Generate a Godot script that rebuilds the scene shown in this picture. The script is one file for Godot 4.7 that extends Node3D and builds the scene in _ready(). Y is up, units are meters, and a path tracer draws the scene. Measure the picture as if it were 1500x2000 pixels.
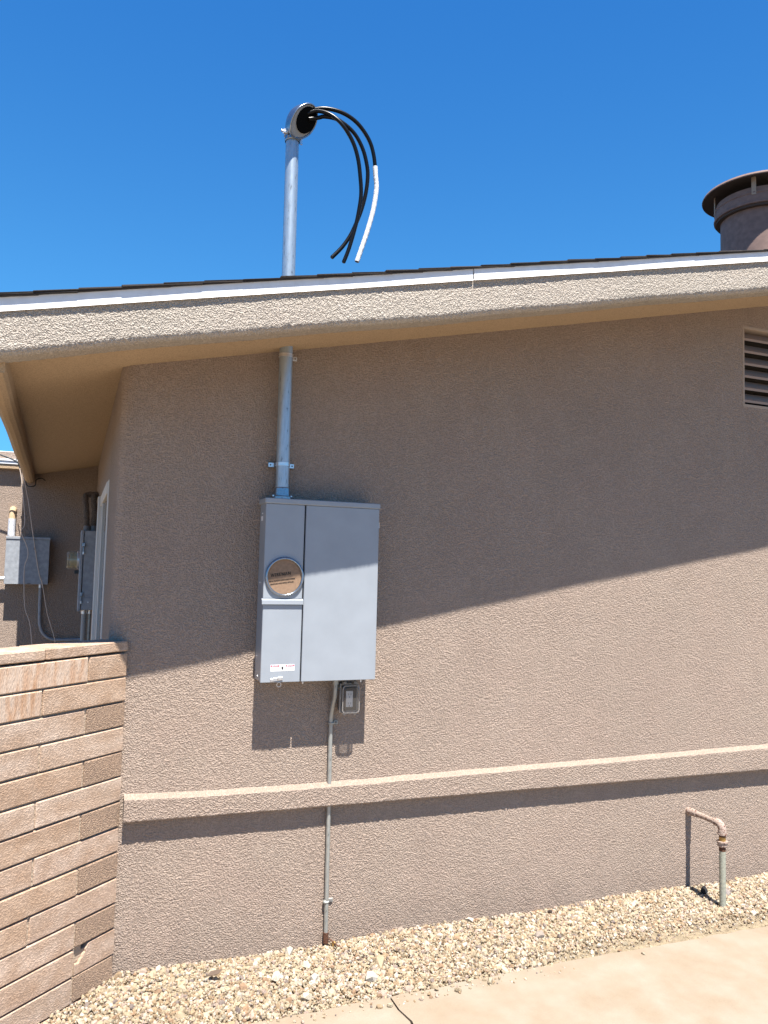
extends Node3D
# Stucco gable wall with a new electrical panel and service mast. x right along the wall, y up, z towards the viewer; wall face at z = 0.

const SLOPE := 0.2165
var STUCCO := Color(0.372, 0.294, 0.243).linear_to_srgb()
var M := {}
var used := {}
var rng := RandomNumberGenerator.new()
var grain := FastNoiseLite.new()
var lump := FastNoiseLite.new()
var blotch := FastNoiseLite.new()

# ---------------------------------------------------------------- mesh building
class MB:
	var v := PackedVector3Array()
	var n := PackedVector3Array()
	var idx := PackedInt32Array()
	func tri(a: Vector3, b: Vector3, c: Vector3, na: Vector3, nb: Vector3, nc: Vector3):
		var g := (b - a).cross(c - a)
		var k := v.size()
		v.append(a); v.append(b); v.append(c)
		n.append(na); n.append(nb); n.append(nc)
		if g.dot(na + nb + nc) > 0.0:
			idx.append(k); idx.append(k + 2); idx.append(k + 1)
		else:
			idx.append(k); idx.append(k + 1); idx.append(k + 2)
	func flat(a: Vector3, b: Vector3, c: Vector3, out: Vector3):
		var g := (b - a).cross(c - a)
		if g.length_squared() < 1e-18: return
		g = g.normalized()
		if g.dot(out) < 0.0: g = -g
		tri(a, b, c, g, g, g)
	func quad(a: Vector3, b: Vector3, c: Vector3, d: Vector3, out: Vector3):
		flat(a, b, c, out); flat(a, c, d, out)
	func poly(pts: Array, out: Vector3):
		for i in range(1, pts.size() - 1): flat(pts[0], pts[i], pts[i + 1], out)
	# box with chamfered edges; t places it; wob moves its corners a little
	func box(lo: Vector3, hi: Vector3, bevel := 0.002, t := Transform3D.IDENTITY, wob := 0.0, r: RandomNumberGenerator = null):
		var c := (lo + hi) * 0.5
		var h := (hi - lo) * 0.5
		var b := minf(bevel, minf(h.x, minf(h.y, h.z)) * 0.9)
		var p := {}
		for i in 8:
			var s := Vector3(1 if i & 1 else -1, 1 if i & 2 else -1, 1 if i & 4 else -1)
			var j := Vector3.ZERO
			if wob > 0.0: j = Vector3(r.randf_range(-wob, wob), r.randf_range(-wob, wob), r.randf_range(-wob, wob))
			var corner := c + Vector3(s.x * h.x, s.y * h.y, s.z * h.z) + j
			for ax in 3:
				var q := corner
				for o in 3:
					if o != ax: q[o] -= s[o] * b
				p[i * 3 + ax] = t * q
		var mid := t * c
		for ax in 3:
			var u := (ax + 1) % 3
			var w := (ax + 2) % 3
			for sg in 2:
				var base: int = sg << ax
				var a: Vector3 = p[base * 3 + ax]
				var bb: Vector3 = p[(base | (1 << u)) * 3 + ax]
				var cc: Vector3 = p[(base | (1 << u) | (1 << w)) * 3 + ax]
				var dd: Vector3 = p[(base | (1 << w)) * 3 + ax]
				quad(a, bb, cc, dd, (a + bb + cc + dd) * 0.25 - mid)
			# edges along ax
			for su in 2:
				for sw in 2:
					var i0: int = (su << u) | (sw << w)
					var i1: int = i0 | (1 << ax)
					var e0: Vector3 = p[i0 * 3 + u]
					var e1: Vector3 = p[i1 * 3 + u]
					var e2: Vector3 = p[i1 * 3 + w]
					var e3: Vector3 = p[i0 * 3 + w]
					quad(e0, e1, e2, e3, (e0 + e1 + e2 + e3) * 0.25 - mid)
		for i in 8:
			flat(p[i * 3], p[i * 3 + 1], p[i * 3 + 2], (p[i * 3] + p[i * 3 + 1] + p[i * 3 + 2]) / 3.0 - mid)
	# tube along a path, radii may vary
	func tube(path: Array, rad, sides := 16, caps := true):
		var rings := []
		var nor := []
		var up := Vector3(0.13, 0.98, 0.11)
		var m := path.size()
		var d0: Vector3 = (path[1] - path[0]).normalized()
		if absf(d0.dot(up)) > 0.9: up = Vector3(1, 0.05, 0.1)
		var x: Vector3 = (up - d0 * up.dot(d0)).normalized()
		for i in m:
			var d: Vector3
			if i == 0: d = path[1] - path[0]
			elif i == m - 1: d = path[m - 1] - path[m - 2]
			else: d = (path[i + 1] - path[i]).normalized() + (path[i] - path[i - 1]).normalized()
			d = d.normalized()
			x = (x - d * x.dot(d)).normalized()
			var y := d.cross(x)
			var r: float = rad[i] if rad is Array else rad
			var ring := []
			var nn := []
			for k in sides:
				var a := TAU * k / sides
				var o := x * cos(a) + y * sin(a)
				ring.append(path[i] + o * r)
				nn.append(o)
			rings.append(ring); nor.append(nn)
		for i in m - 1:
			var slope := Vector3.ZERO
			if rad is Array:
				slope = (path[i + 1] - path[i]).normalized() * (float(rad[i]) - float(rad[i + 1])) / maxf(1e-6, (path[i + 1] - path[i]).length())
			for k in sides:
				var k2 := (k + 1) % sides
				var na: Vector3 = (nor[i][k] + slope).normalized()
				var nb: Vector3 = (nor[i][k2] + slope).normalized()
				var nc: Vector3 = (nor[i + 1][k2] + slope).normalized()
				var nd: Vector3 = (nor[i + 1][k] + slope).normalized()
				tri(rings[i][k], rings[i][k2], rings[i + 1][k2], na, nb, nc)
				tri(rings[i][k], rings[i + 1][k2], rings[i + 1][k], na, nc, nd)
		if caps:
			var da: Vector3 = (path[0] - path[1]).normalized()
			var db: Vector3 = (path[m - 1] - path[m - 2]).normalized()
			for k in sides:
				var k2 := (k + 1) % sides
				tri(path[0], rings[0][k], rings[0][k2], da, da, da)
				tri(path[m - 1], rings[m - 1][k], rings[m - 1][k2], db, db, db)
	# profile of (radius, height) turned about the local y axis; creases stay sharp
	func lathe(prof: Array, t: Transform3D, sides := 32, smooth := false):
		for i in prof.size() - 1:
			var a: Vector2 = prof[i]
			var b: Vector2 = prof[i + 1]
			var e := b - a
			if e.length() < 1e-7: continue
			var nn := Vector2(e.y, -e.x).normalized()
			var na := nn
			var nb := nn
			if smooth:
				if i > 0:
					var e0: Vector2 = a - prof[i - 1]
					na = (Vector2(e0.y, -e0.x).normalized() + nn).normalized()
				if i < prof.size() - 2:
					var e1: Vector2 = prof[i + 2] - b
					nb = (Vector2(e1.y, -e1.x).normalized() + nn).normalized()
			for k in sides:
				var p := TAU * k / sides
				var q := TAU * (k + 1) / sides
				var cp := Vector3(cos(p), 0, sin(p))
				var cq := Vector3(cos(q), 0, sin(q))
				var A := t * (cp * a.x + Vector3(0, a.y, 0))
				var B := t * (cq * a.x + Vector3(0, a.y, 0))
				var C := t * (cq * b.x + Vector3(0, b.y, 0))
				var D := t * (cp * b.x + Vector3(0, b.y, 0))
				var nA := (t.basis * (cp * na.x + Vector3(0, na.y, 0))).normalized()
				var nB := (t.basis * (cq * na.x + Vector3(0, na.y, 0))).normalized()
				var nC := (t.basis * (cq * nb.x + Vector3(0, nb.y, 0))).normalized()
				var nD := (t.basis * (cp * nb.x + Vector3(0, nb.y, 0))).normalized()
				if a.x > 1e-6: tri(A, B, C, nA, nB, nC)
				if b.x > 1e-6: tri(A, C, D, nA, nC, nD)
	# polygon in the local xy plane, pulled along local z from z0 to z1
	func prism(pts: PackedVector2Array, z0: float, z1: float, t := Transform3D.IDENTITY):
		var ids := Geometry2D.triangulate_polygon(pts)
		var zn := t.basis.z.normalized()
		for i in range(0, ids.size(), 3):
			for zz in [[z0, -zn], [z1, zn]]:
				flat(t * Vector3(pts[ids[i]].x, pts[ids[i]].y, zz[0]), t * Vector3(pts[ids[i + 1]].x, pts[ids[i + 1]].y, zz[0]), t * Vector3(pts[ids[i + 2]].x, pts[ids[i + 2]].y, zz[0]), zz[1])
		var area := 0.0
		for i in pts.size():
			area += pts[i].cross(pts[(i + 1) % pts.size()])
		var s := 1.0 if area > 0 else -1.0
		for i in pts.size():
			var a := pts[i]
			var b := pts[(i + 1) % pts.size()]
			var o := t.basis * (Vector3(b.y - a.y, a.x - b.x, 0) * s)
			quad(t * Vector3(a.x, a.y, z0), t * Vector3(b.x, b.y, z0), t * Vector3(b.x, b.y, z1), t * Vector3(a.x, a.y, z1), o)
	func done() -> ArrayMesh:
		var arr := []
		arr.resize(Mesh.ARRAY_MAX)
		arr[Mesh.ARRAY_VERTEX] = v
		arr[Mesh.ARRAY_NORMAL] = n
		arr[Mesh.ARRAY_INDEX] = idx
		var m := ArrayMesh.new()
		m.add_surface_from_arrays(Mesh.PRIMITIVE_TRIANGLES, arr)
		return m

func numbered(called: String) -> String:
	if not used.has(called):
		used[called] = 0
		return called
	used[called] += 1
	return "%s_%03d" % [called, used[called]]

func tag(o: Node, label: String, category: String, group := "") -> Node:
	o.set_meta("label", label); o.set_meta("category", category)
	if group: o.set_meta("group", group)
	return o

func thing(called: String, label: String, category: String, at := Vector3.ZERO, group := "") -> Node3D:
	var o := Node3D.new()
	o.name = numbered(called)
	add_child(o)
	o.position = at
	tag(o, label, category, group)
	return o

func where(p: Node) -> Vector3:
	var s := Vector3.ZERO
	var q := p
	while q != self and q is Node3D:
		s += q.position
		q = q.get_parent()
	return s

# One named mesh; mb is in scene coordinates and is moved into the parent's own.
func obj(called: String, mb: MB, m: Material, parent: Node = self) -> MeshInstance3D:
	var at := where(parent)
	if at != Vector3.ZERO:
		for i in mb.v.size(): mb.v[i] -= at
	return put(called, mb.done(), m, parent)

func put(called: String, mesh: Mesh, m: Material, parent: Node = self) -> MeshInstance3D:
	var o := MeshInstance3D.new()
	if parent == self:
		o.name = numbered(called)
	else:
		var nm := called
		var k := 0
		while parent.has_node(nm):
			k += 1
			nm = "%s_%03d" % [called, k]
		o.name = nm
	o.mesh = mesh
	o.material_override = m
	parent.add_child(o, true)
	return o

func bx(lo: Vector3, hi: Vector3, bevel := 0.002, t := Transform3D.IDENTITY) -> MB:
	var m := MB.new()
	m.box(lo, hi, bevel, t)
	return m

func curve_path(pts: Array, steps := 8) -> Array:
	var out := []
	for i in pts.size() - 1:
		var p0: Vector3 = pts[maxi(i - 1, 0)]
		var p1: Vector3 = pts[i]
		var p2: Vector3 = pts[i + 1]
		var p3: Vector3 = pts[mini(i + 2, pts.size() - 1)]
		for k in steps:
			out.append(p1.cubic_interpolate(p2, p0, p3, float(k) / steps))
	out.append(pts[-1])
	return out

func tb(pts: Array, rad, sides := 16) -> MB:
	var m := MB.new()
	m.tube(pts, rad, sides)
	return m

# axis: local y along d
func along(d: Vector3, at: Vector3) -> Transform3D:
	var y := d.normalized()
	var x := y.cross(Vector3(0.02, 0.1, 1.0)).normalized()
	if x.length() < 0.5: x = Vector3.RIGHT
	return Transform3D(Basis(x, y, x.cross(y)), at)

# Displaced sheet: at each (u, v) the callable gives [point, normal]; the stucco's lumps push it out.
func stucco(us: PackedFloat64Array, vs: PackedFloat64Array, f: Callable, amp: float, skip := Rect2()) -> ArrayMesh:
	var nu := us.size()
	var nv := vs.size()
	var pos := PackedVector3Array()
	var nor := PackedVector3Array()
	var idx := PackedInt32Array()
	var col := PackedColorArray()
	col.resize(nu * nv)
	pos.resize(nu * nv)
	nor.resize(nu * nv)
	for j in nv:
		for i in nu:
			var r: Array = f.call(us[i], vs[j])
			var p: Vector3 = r[0]
			var q: Vector3 = r[1]
			# dashes of plaster thrown on: lumps with open pits between them
			var a := lump.get_noise_3dv(p)
			var b := grain.get_noise_3dv(p)
			var h := a * 1.0 + b * 0.8
			pos[j * nu + i] = p + q * (h * amp)
			nor[j * nu + i] = q
			var w := 0.97 + 0.05 * blotch.get_noise_3dv(p) + 0.05 * blotch.get_noise_3dv(p * 5.0)
			w += 0.03 * blotch.get_noise_3dv(p * Vector3(9.0, 0.7, 9.0))
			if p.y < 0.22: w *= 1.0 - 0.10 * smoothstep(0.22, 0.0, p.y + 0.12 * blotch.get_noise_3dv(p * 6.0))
			var ww := 0.02 * blotch.get_noise_3dv(p * 2.3 + Vector3(9, 3, 1))
			col[j * nu + i] = Color(w, w * (0.995 + ww), w * (0.985 + ww))
	for j in nv - 1:
		for i in nu - 1:
			if skip.has_area() and skip.has_point(Vector2((us[i] + us[i + 1]) * 0.5, (vs[j] + vs[j + 1]) * 0.5)): continue
			var k := j * nu + i
			var g := (pos[k + 1] - pos[k]).cross(pos[k + nu] - pos[k])
			if g.dot(nor[k]) > 0:
				idx.append_array([k, k + nu, k + 1, k + 1, k + nu, k + nu + 1])
			else:
				idx.append_array([k, k + 1, k + nu, k + 1, k + nu + 1, k + nu])
	var out := PackedVector3Array()
	out.resize(nu * nv)
	for j in nv:
		for i in nu:
			var du := pos[j * nu + mini(i + 1, nu - 1)] - pos[j * nu + maxi(i - 1, 0)]
			var dv := pos[mini(j + 1, nv - 1) * nu + i] - pos[maxi(j - 1, 0) * nu + i]
			var g := du.cross(dv).normalized()
			out[j * nu + i] = g if g.dot(nor[j * nu + i]) > 0 else -g
	var arr := []
	arr.resize(Mesh.ARRAY_MAX)
	arr[Mesh.ARRAY_VERTEX] = pos
	arr[Mesh.ARRAY_NORMAL] = out
	arr[Mesh.ARRAY_COLOR] = col
	arr[Mesh.ARRAY_INDEX] = idx
	var m := ArrayMesh.new()
	m.add_surface_from_arrays(Mesh.PRIMITIVE_TRIANGLES, arr)
	return m

func steps(a: float, b: float, s: float) -> PackedFloat64Array:
	var o := PackedFloat64Array()
	var n := int(ceil((b - a) / s))
	for i in n + 1: o.append(a + (b - a) * i / n)
	return o

# ---------------------------------------------------------------- materials
func noise_image(size: int, freq: float, seed_: int, oct := 3, type := FastNoiseLite.TYPE_SIMPLEX_SMOOTH) -> Image:
	var f := FastNoiseLite.new()
	f.seed = seed_; f.frequency = freq; f.noise_type = type
	f.fractal_type = FastNoiseLite.FRACTAL_FBM if oct > 1 else FastNoiseLite.FRACTAL_NONE
	f.fractal_octaves = oct
	return f.get_seamless_image(size, size, false, false, 0.15, true)

func remap_image(img: Image, fn: Callable) -> ImageTexture:
	var w := img.get_width()
	var h := img.get_height()
	var out := Image.create(w, h, false, Image.FORMAT_RGB8)
	for y in h:
		for x in w:
			out.set_pixel(x, y, fn.call(img.get_pixel(x, y).r, x, y))
	out.generate_mipmaps()
	return ImageTexture.create_from_image(out)

# Grains of many sizes thrown at random on a sheet that repeats without a seam; white is high.
func lumps(size: int, count: int, r0: float, r1: float, seed_: int) -> Image:
	var r := RandomNumberGenerator.new()
	r.seed = seed_
	var h := PackedFloat32Array()
	h.resize(size * size)
	for n in count:
		var cx := r.randf() * size
		var cy := r.randf() * size
		var rad := lerpf(r0, r1, pow(r.randf(), 2.2))
		var sq := r.randf_range(0.6, 1.0)
		var a := r.randf() * PI
		var ca := cos(a)
		var sa := sin(a)
		var top := rad / r1 * r.randf_range(0.7, 1.0)
		var ir := int(ceil(rad))
		var bx_ := int(cx)
		var by_ := int(cy)
		for dy in range(-ir, ir + 1):
			var row := posmod(by_ + dy, size) * size
			for dx in range(-ir, ir + 1):
				var u := (dx * ca + dy * sa) / rad
				var w := (dy * ca - dx * sa) / (rad * sq)
				var d := 1.0 - u * u - w * w
				if d <= 0.0: continue
				var k := row + posmod(bx_ + dx, size)
				var z := sqrt(d) * top
				if z > h[k]: h[k] = z
	var bytes := PackedByteArray()
	bytes.resize(size * size)
	for k in h.size(): bytes[k] = int(clampf(h[k], 0.0, 1.0) * 255.0)
	return Image.create_from_data(size, size, false, Image.FORMAT_L8, bytes)

func lin(r: float, g: float, b: float) -> Color:
	return Color(r, g, b).linear_to_srgb()

func mat(called: String, c: Color, rough := 0.8, metal := 0.0) -> StandardMaterial3D:
	var m := StandardMaterial3D.new()
	m.resource_name = called
	m.albedo_color = c
	m.roughness = rough
	m.metallic = metal
	M[called] = m
	return m

func tri(m: StandardMaterial3D, scale: Vector3, tex: Texture2D = null, bump: Texture2D = null, cm := 0.1, world := true):
	m.uv1_triplanar = true
	m.uv1_world_triplanar = world
	m.uv1_triplanar_sharpness = 4.0
	m.uv1_scale = scale
	if tex: m.albedo_texture = tex
	if bump:
		m.heightmap_enabled = true
		m.heightmap_texture = bump
		m.heightmap_scale = cm

func make_materials():
	var soft := noise_image(256, 0.012, 3, 4)
	var mid := noise_image(256, 0.04, 9, 4)
	var fine := noise_image(256, 0.16, 5, 2)
	var grey := func(lo: float, hi: float): return func(v, _x, _y): return Color(lerpf(lo, hi, v), lerpf(lo, hi, v), lerpf(lo, hi, v))
	var fine_t := remap_image(fine, grey.call(0.0, 1.0))
	var mid_t := remap_image(mid, grey.call(0.0, 1.0))
	# stucco: thrown dash of 6 to 14 mm grains; the pits hold a little dust
	var dash := lumps(1024, 55000, 2.2, 5.4, 17)
	var dash_t := ImageTexture.create_from_image(dash)
	var dash_c := remap_image(dash, func(v, _x, _y):
		var k := 0.89 + 0.11 * smoothstep(0.0, 0.5, v)
		return Color(k, k * 0.995, k * 0.985))
	tri(mat("stucco", STUCCO, 0.95), Vector3.ONE * 1.3, dash_c, dash_t, 0.5)
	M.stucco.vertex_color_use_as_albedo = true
	tri(mat("stucco_rough", STUCCO, 0.95), Vector3.ONE * 1.3, dash_c, dash_t, 0.5)
	tri(mat("soffit", lin(0.47, 0.345, 0.22), 0.95), Vector3.ONE * 1.4, dash_c, dash_t, 0.16)
	tri(mat("fascia_stucco", lin(0.46, 0.412, 0.358), 0.95), Vector3.ONE * 1.3, dash_c, dash_t, 0.6)
	M.fascia_stucco.vertex_color_use_as_albedo = true
	# painted steel
	tri(mat("panel_grey", lin(0.308, 0.336, 0.37), 0.42), Vector3.ONE * 1.7, remap_image(soft, grey.call(0.955, 1.0)), fine_t, 0.004)
	tri(mat("old_grey", lin(0.36, 0.385, 0.42), 0.5), Vector3.ONE * 2.3, remap_image(mid, grey.call(0.84, 1.0)))
	mat("gap_dark", lin(0.02, 0.02, 0.022), 0.8)
	# galvanised pipe: drawn streaks with spangle and grime
	var streak := remap_image(noise_image(256, 0.03, 41, 4), func(v, x, y):
		var s: float = fine.get_pixel(x, y).r
		var k: float = 0.87 + 0.11 * v + 0.05 * (s - 0.5)
		if v < 0.17: k *= 0.8
		return Color(k * 0.97, k, k * 1.03))
	tri(mat("galvanised", lin(0.52, 0.57, 0.6), 0.4, 0.62), Vector3(9, 1.6, 9), streak, fine_t, 0.01)
	tri(mat("conduit_steel", lin(0.44, 0.42, 0.37), 0.45, 0.45), Vector3(12, 3, 12), streak, null)
	mat("bright_steel", lin(0.72, 0.73, 0.75), 0.3, 0.85)
	tri(mat("cast_metal", lin(0.38, 0.40, 0.43), 0.28, 0.92), Vector3.ONE * 8.0, streak, mid_t, 0.03)
	mat("plate_grey", lin(0.34, 0.34, 0.33), 0.7)
	mat("insulator_black", lin(0.005, 0.005, 0.005), 0.9).metallic_specular = 0.15
	mat("cable_black", lin(0.005, 0.005, 0.0055), 0.3).metallic_specular = 0.32
	mat("cable_copper", lin(0.12, 0.10, 0.085), 0.5, 0.5)
	tri(mat("white_tape", lin(0.8, 0.81, 0.82), 0.5), Vector3(6, 40, 6), remap_image(mid, grey.call(0.8, 1.0)), mid_t, 0.08)
	tri(mat("white_paint", lin(0.78, 0.79, 0.8), 0.4), Vector3.ONE * 1.5, remap_image(mid, grey.call(0.93, 1.0)))
	mat("frame_white", lin(0.62, 0.6, 0.56), 0.5)
	mat("weather_strip", lin(0.06, 0.055, 0.05), 0.7)
	var g := mat("window_glass", Color(0.02, 0.025, 0.03), 0.08)
	g.metallic_specular = 0.6
	# shingles
	for i in 3:
		var base := [Color(0.05, 0.041, 0.037), Color(0.036, 0.03, 0.028), Color(0.066, 0.052, 0.044)][i] as Color
		tri(mat("shingle_%d" % i, base.linear_to_srgb(), 0.95), Vector3.ONE * 9.0, remap_image(fine, grey.call(0.5, 1.0)), fine_t, 0.15)
	# slump block
	var pit_n := lumps(512, 11000, 1.5, 4.2, 61)
	var pit := ImageTexture.create_from_image(pit_n)
	var soft2 := noise_image(512, 0.008, 71, 4)
	var fine2 := noise_image(512, 0.2, 73, 2)
	var block_c := func(tint: float): return func(v, x, y):
		var s: float = soft2.get_pixel(x, y).r
		var f: float = fine2.get_pixel(x, y).r
		var k: float = 0.84 + 0.16 * s + 0.06 * (f - 0.5)
		k *= 0.84 + 0.16 * smoothstep(0.0, 0.25, v)
		return Color(k, k * (0.93 + 0.07 * s * tint), k * (0.86 + 0.14 * s * tint))
	var block_tex: Texture2D = remap_image(pit_n, block_c.call(1.0))
	var tones := [Color(0.60, 0.46, 0.36), Color(0.62, 0.495, 0.40), Color(0.57, 0.43, 0.325), Color(0.61, 0.475, 0.38)]
	for i in 4:
		tri(mat("block_%d" % i, (tones[i] as Color).linear_to_srgb(), 0.95), Vector3.ONE * 2.4, block_tex, pit, 0.14)
		M["block_%d" % i].uv1_offset = Vector3(0.31 * i, 0.17 * i, 0.07 * i)
	# rust and lime run down from the cap
	tri(mat("block_stained", lin(0.57, 0.44, 0.34), 0.95), Vector3(6.5, 0.7, 6.5), remap_image(noise_image(256, 0.02, 88, 3), func(v, _x, _y):
		var k := smoothstep(0.36, 0.8, v)
		return Color(1, 1, 1).lerp(Color(0.9, 0.78, 0.67), k) * lerpf(0.97, 1.0, v)), pit, 0.2)
	tri(mat("block_split", lin(0.53, 0.395, 0.305), 0.98), Vector3.ONE * 5.0, remap_image(noise_image(256, 0.08, 83, 4), func(v, _x, _y): return Color(1, 0.97, 0.93) * (0.5 + 0.55 * v)), remap_image(noise_image(256, 0.15, 83, 3), grey.call(0, 1)), 0.8)
	tri(mat("mortar", lin(0.5, 0.385, 0.28), 0.98), Vector3.ONE * 6.0, remap_image(mid, grey.call(0.8, 1.0)), mid_t, 0.4)
	# ground
	var dirt := remap_image(noise_image(512, 0.03, 91, 5), func(v, x, y): return Color(1, 0.985, 0.95) * (0.72 + 0.3 * v + 0.08 * (fine2.get_pixel(x, y).r - 0.5)))
	tri(mat("soil", lin(0.34, 0.28, 0.2), 1.0), Vector3.ONE * 1.6, dirt, remap_image(fine2, grey.call(0, 1)), 0.6)
	var slab := remap_image(soft2, func(v, x, y):
		var f: float = fine2.get_pixel(x, y).r
		var d: float = mid.get_pixel(x % 256, y % 256).r
		var k: float = 0.92 + 0.07 * v + 0.03 * (f - 0.5) + 0.03 * (d - 0.5)
		return Color(k, k * (0.955 + 0.045 * v), k * (0.90 + 0.1 * v)))
	tri(mat("concrete", lin(0.275, 0.236, 0.188), 0.9), Vector3.ONE * 0.85, slab, remap_image(fine2, grey.call(0, 1)), 0.05)
	var stone := mat("stone", Color.WHITE, 0.85)
	stone.vertex_color_use_as_albedo = true
	tri(stone, Vector3.ONE * 22.0, remap_image(mid, func(v, _x, _y): return Color(1, 0.98, 0.94) * (0.82 + 0.18 * v)), mid_t, 0.1, false)
	tri(mat("yard", lin(0.21, 0.165, 0.115), 1.0), Vector3.ONE * 0.6, dirt, null)
	# other
	tri(mat("cardboard", lin(0.32, 0.205, 0.13), 0.9), Vector3.ONE * 9.0, remap_image(noise_image(256, 0.02, 33, 4), grey.call(0.86, 1.0)), fine_t, 0.02)
	mat("print_black", lin(0.015, 0.013, 0.012), 0.8)
	mat("label_white", lin(0.8, 0.8, 0.8), 0.5)
	mat("label_red", lin(0.62, 0.06, 0.10), 0.5)
	mat("label_green", lin(0.05, 0.22, 0.16), 0.5)
	mat("flue_brown", lin(0.27, 0.175, 0.145), 0.8)
	tri(M["flue_brown"], Vector3(2, 2, 2), remap_image(mid, grey.call(0.82, 1.0)))
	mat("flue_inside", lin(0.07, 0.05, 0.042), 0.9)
	tri(mat("pipe_pale", lin(0.38, 0.385, 0.31), 0.6), Vector3.ONE * 6.0, remap_image(mid, grey.call(0.8, 1.0)), mid_t, 0.03)
	tri(mat("pipe_pink", lin(0.38, 0.295, 0.245), 0.7), Vector3.ONE * 7.0, remap_image(mid, func(v, _x, _y): return Color(1, 1, 1) * (0.85 + 0.15 * v) if v > 0.3 else Color(0.55, 0.33, 0.24)), mid_t, 0.1)
	tri(mat("rust", lin(0.17, 0.07, 0.035), 0.9), Vector3.ONE * 14.0, remap_image(mid, grey.call(0.5, 1.0)), mid_t, 0.15)
	mat("brass", lin(0.4, 0.25, 0.08), 0.5, 0.6)
	mat("slat_paint", lin(0.30, 0.225, 0.185), 0.7)
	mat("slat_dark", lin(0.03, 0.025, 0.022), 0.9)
	mat("taupe_trim", lin(0.36, 0.285, 0.225), 0.8)
	mat("foam", lin(0.34, 0.26, 0.2), 1.0)
	tri(M["foam"], Vector3.ONE * 12.0, remap_image(mid, grey.call(0.5, 1.0)), mid_t, 1.2)
	tri(mat("sticker_print", lin(0.75, 0.76, 0.78), 0.6), Vector3.ONE * 9.0, remap_image(noise_image(256, 0.045, 55, 2), func(v, _x, _y): return Color(0.25, 0.36, 0.55) if absf(v - 0.5) < 0.045 else Color(1, 1, 1)))
	mat("wire_beige", lin(0.62, 0.52, 0.44), 0.7)
	mat("wire_dark", lin(0.02, 0.03, 0.035), 0.6)
	mat("grey_plastic", lin(0.42, 0.42, 0.41), 0.5)
	mat("box_grey", lin(0.17, 0.165, 0.16), 0.6)
	mat("device_white", lin(0.8, 0.8, 0.79), 0.4)
	var cl := mat("clear_cover", Color(0.4, 0.38, 0.36, 0.34), 0.06)
	cl.transparency = BaseMaterial3D.TRANSPARENCY_ALPHA
	var cr := mat("clear_rim", Color(0.62, 0.6, 0.58, 0.72), 0.15)
	cr.transparency = BaseMaterial3D.TRANSPARENCY_ALPHA
	var mg := mat("meter_glass", Color(0.8, 0.78, 0.66, 0.22), 0.05)
	mg.transparency = BaseMaterial3D.TRANSPARENCY_ALPHA
	mat("meter_inner", lin(0.42, 0.38, 0.26), 0.5, 0.3)
	mat("leaf_brown", lin(0.10, 0.07, 0.05), 0.8)
	var wr := mat("white_roof", lin(0.72, 0.73, 0.74), 0.6)
	wr.metallic_specular = 0.4

# ---------------------------------------------------------------- the house
func rake_z(x: float) -> float:
	return 0.536 + 0.0118 * x

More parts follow.
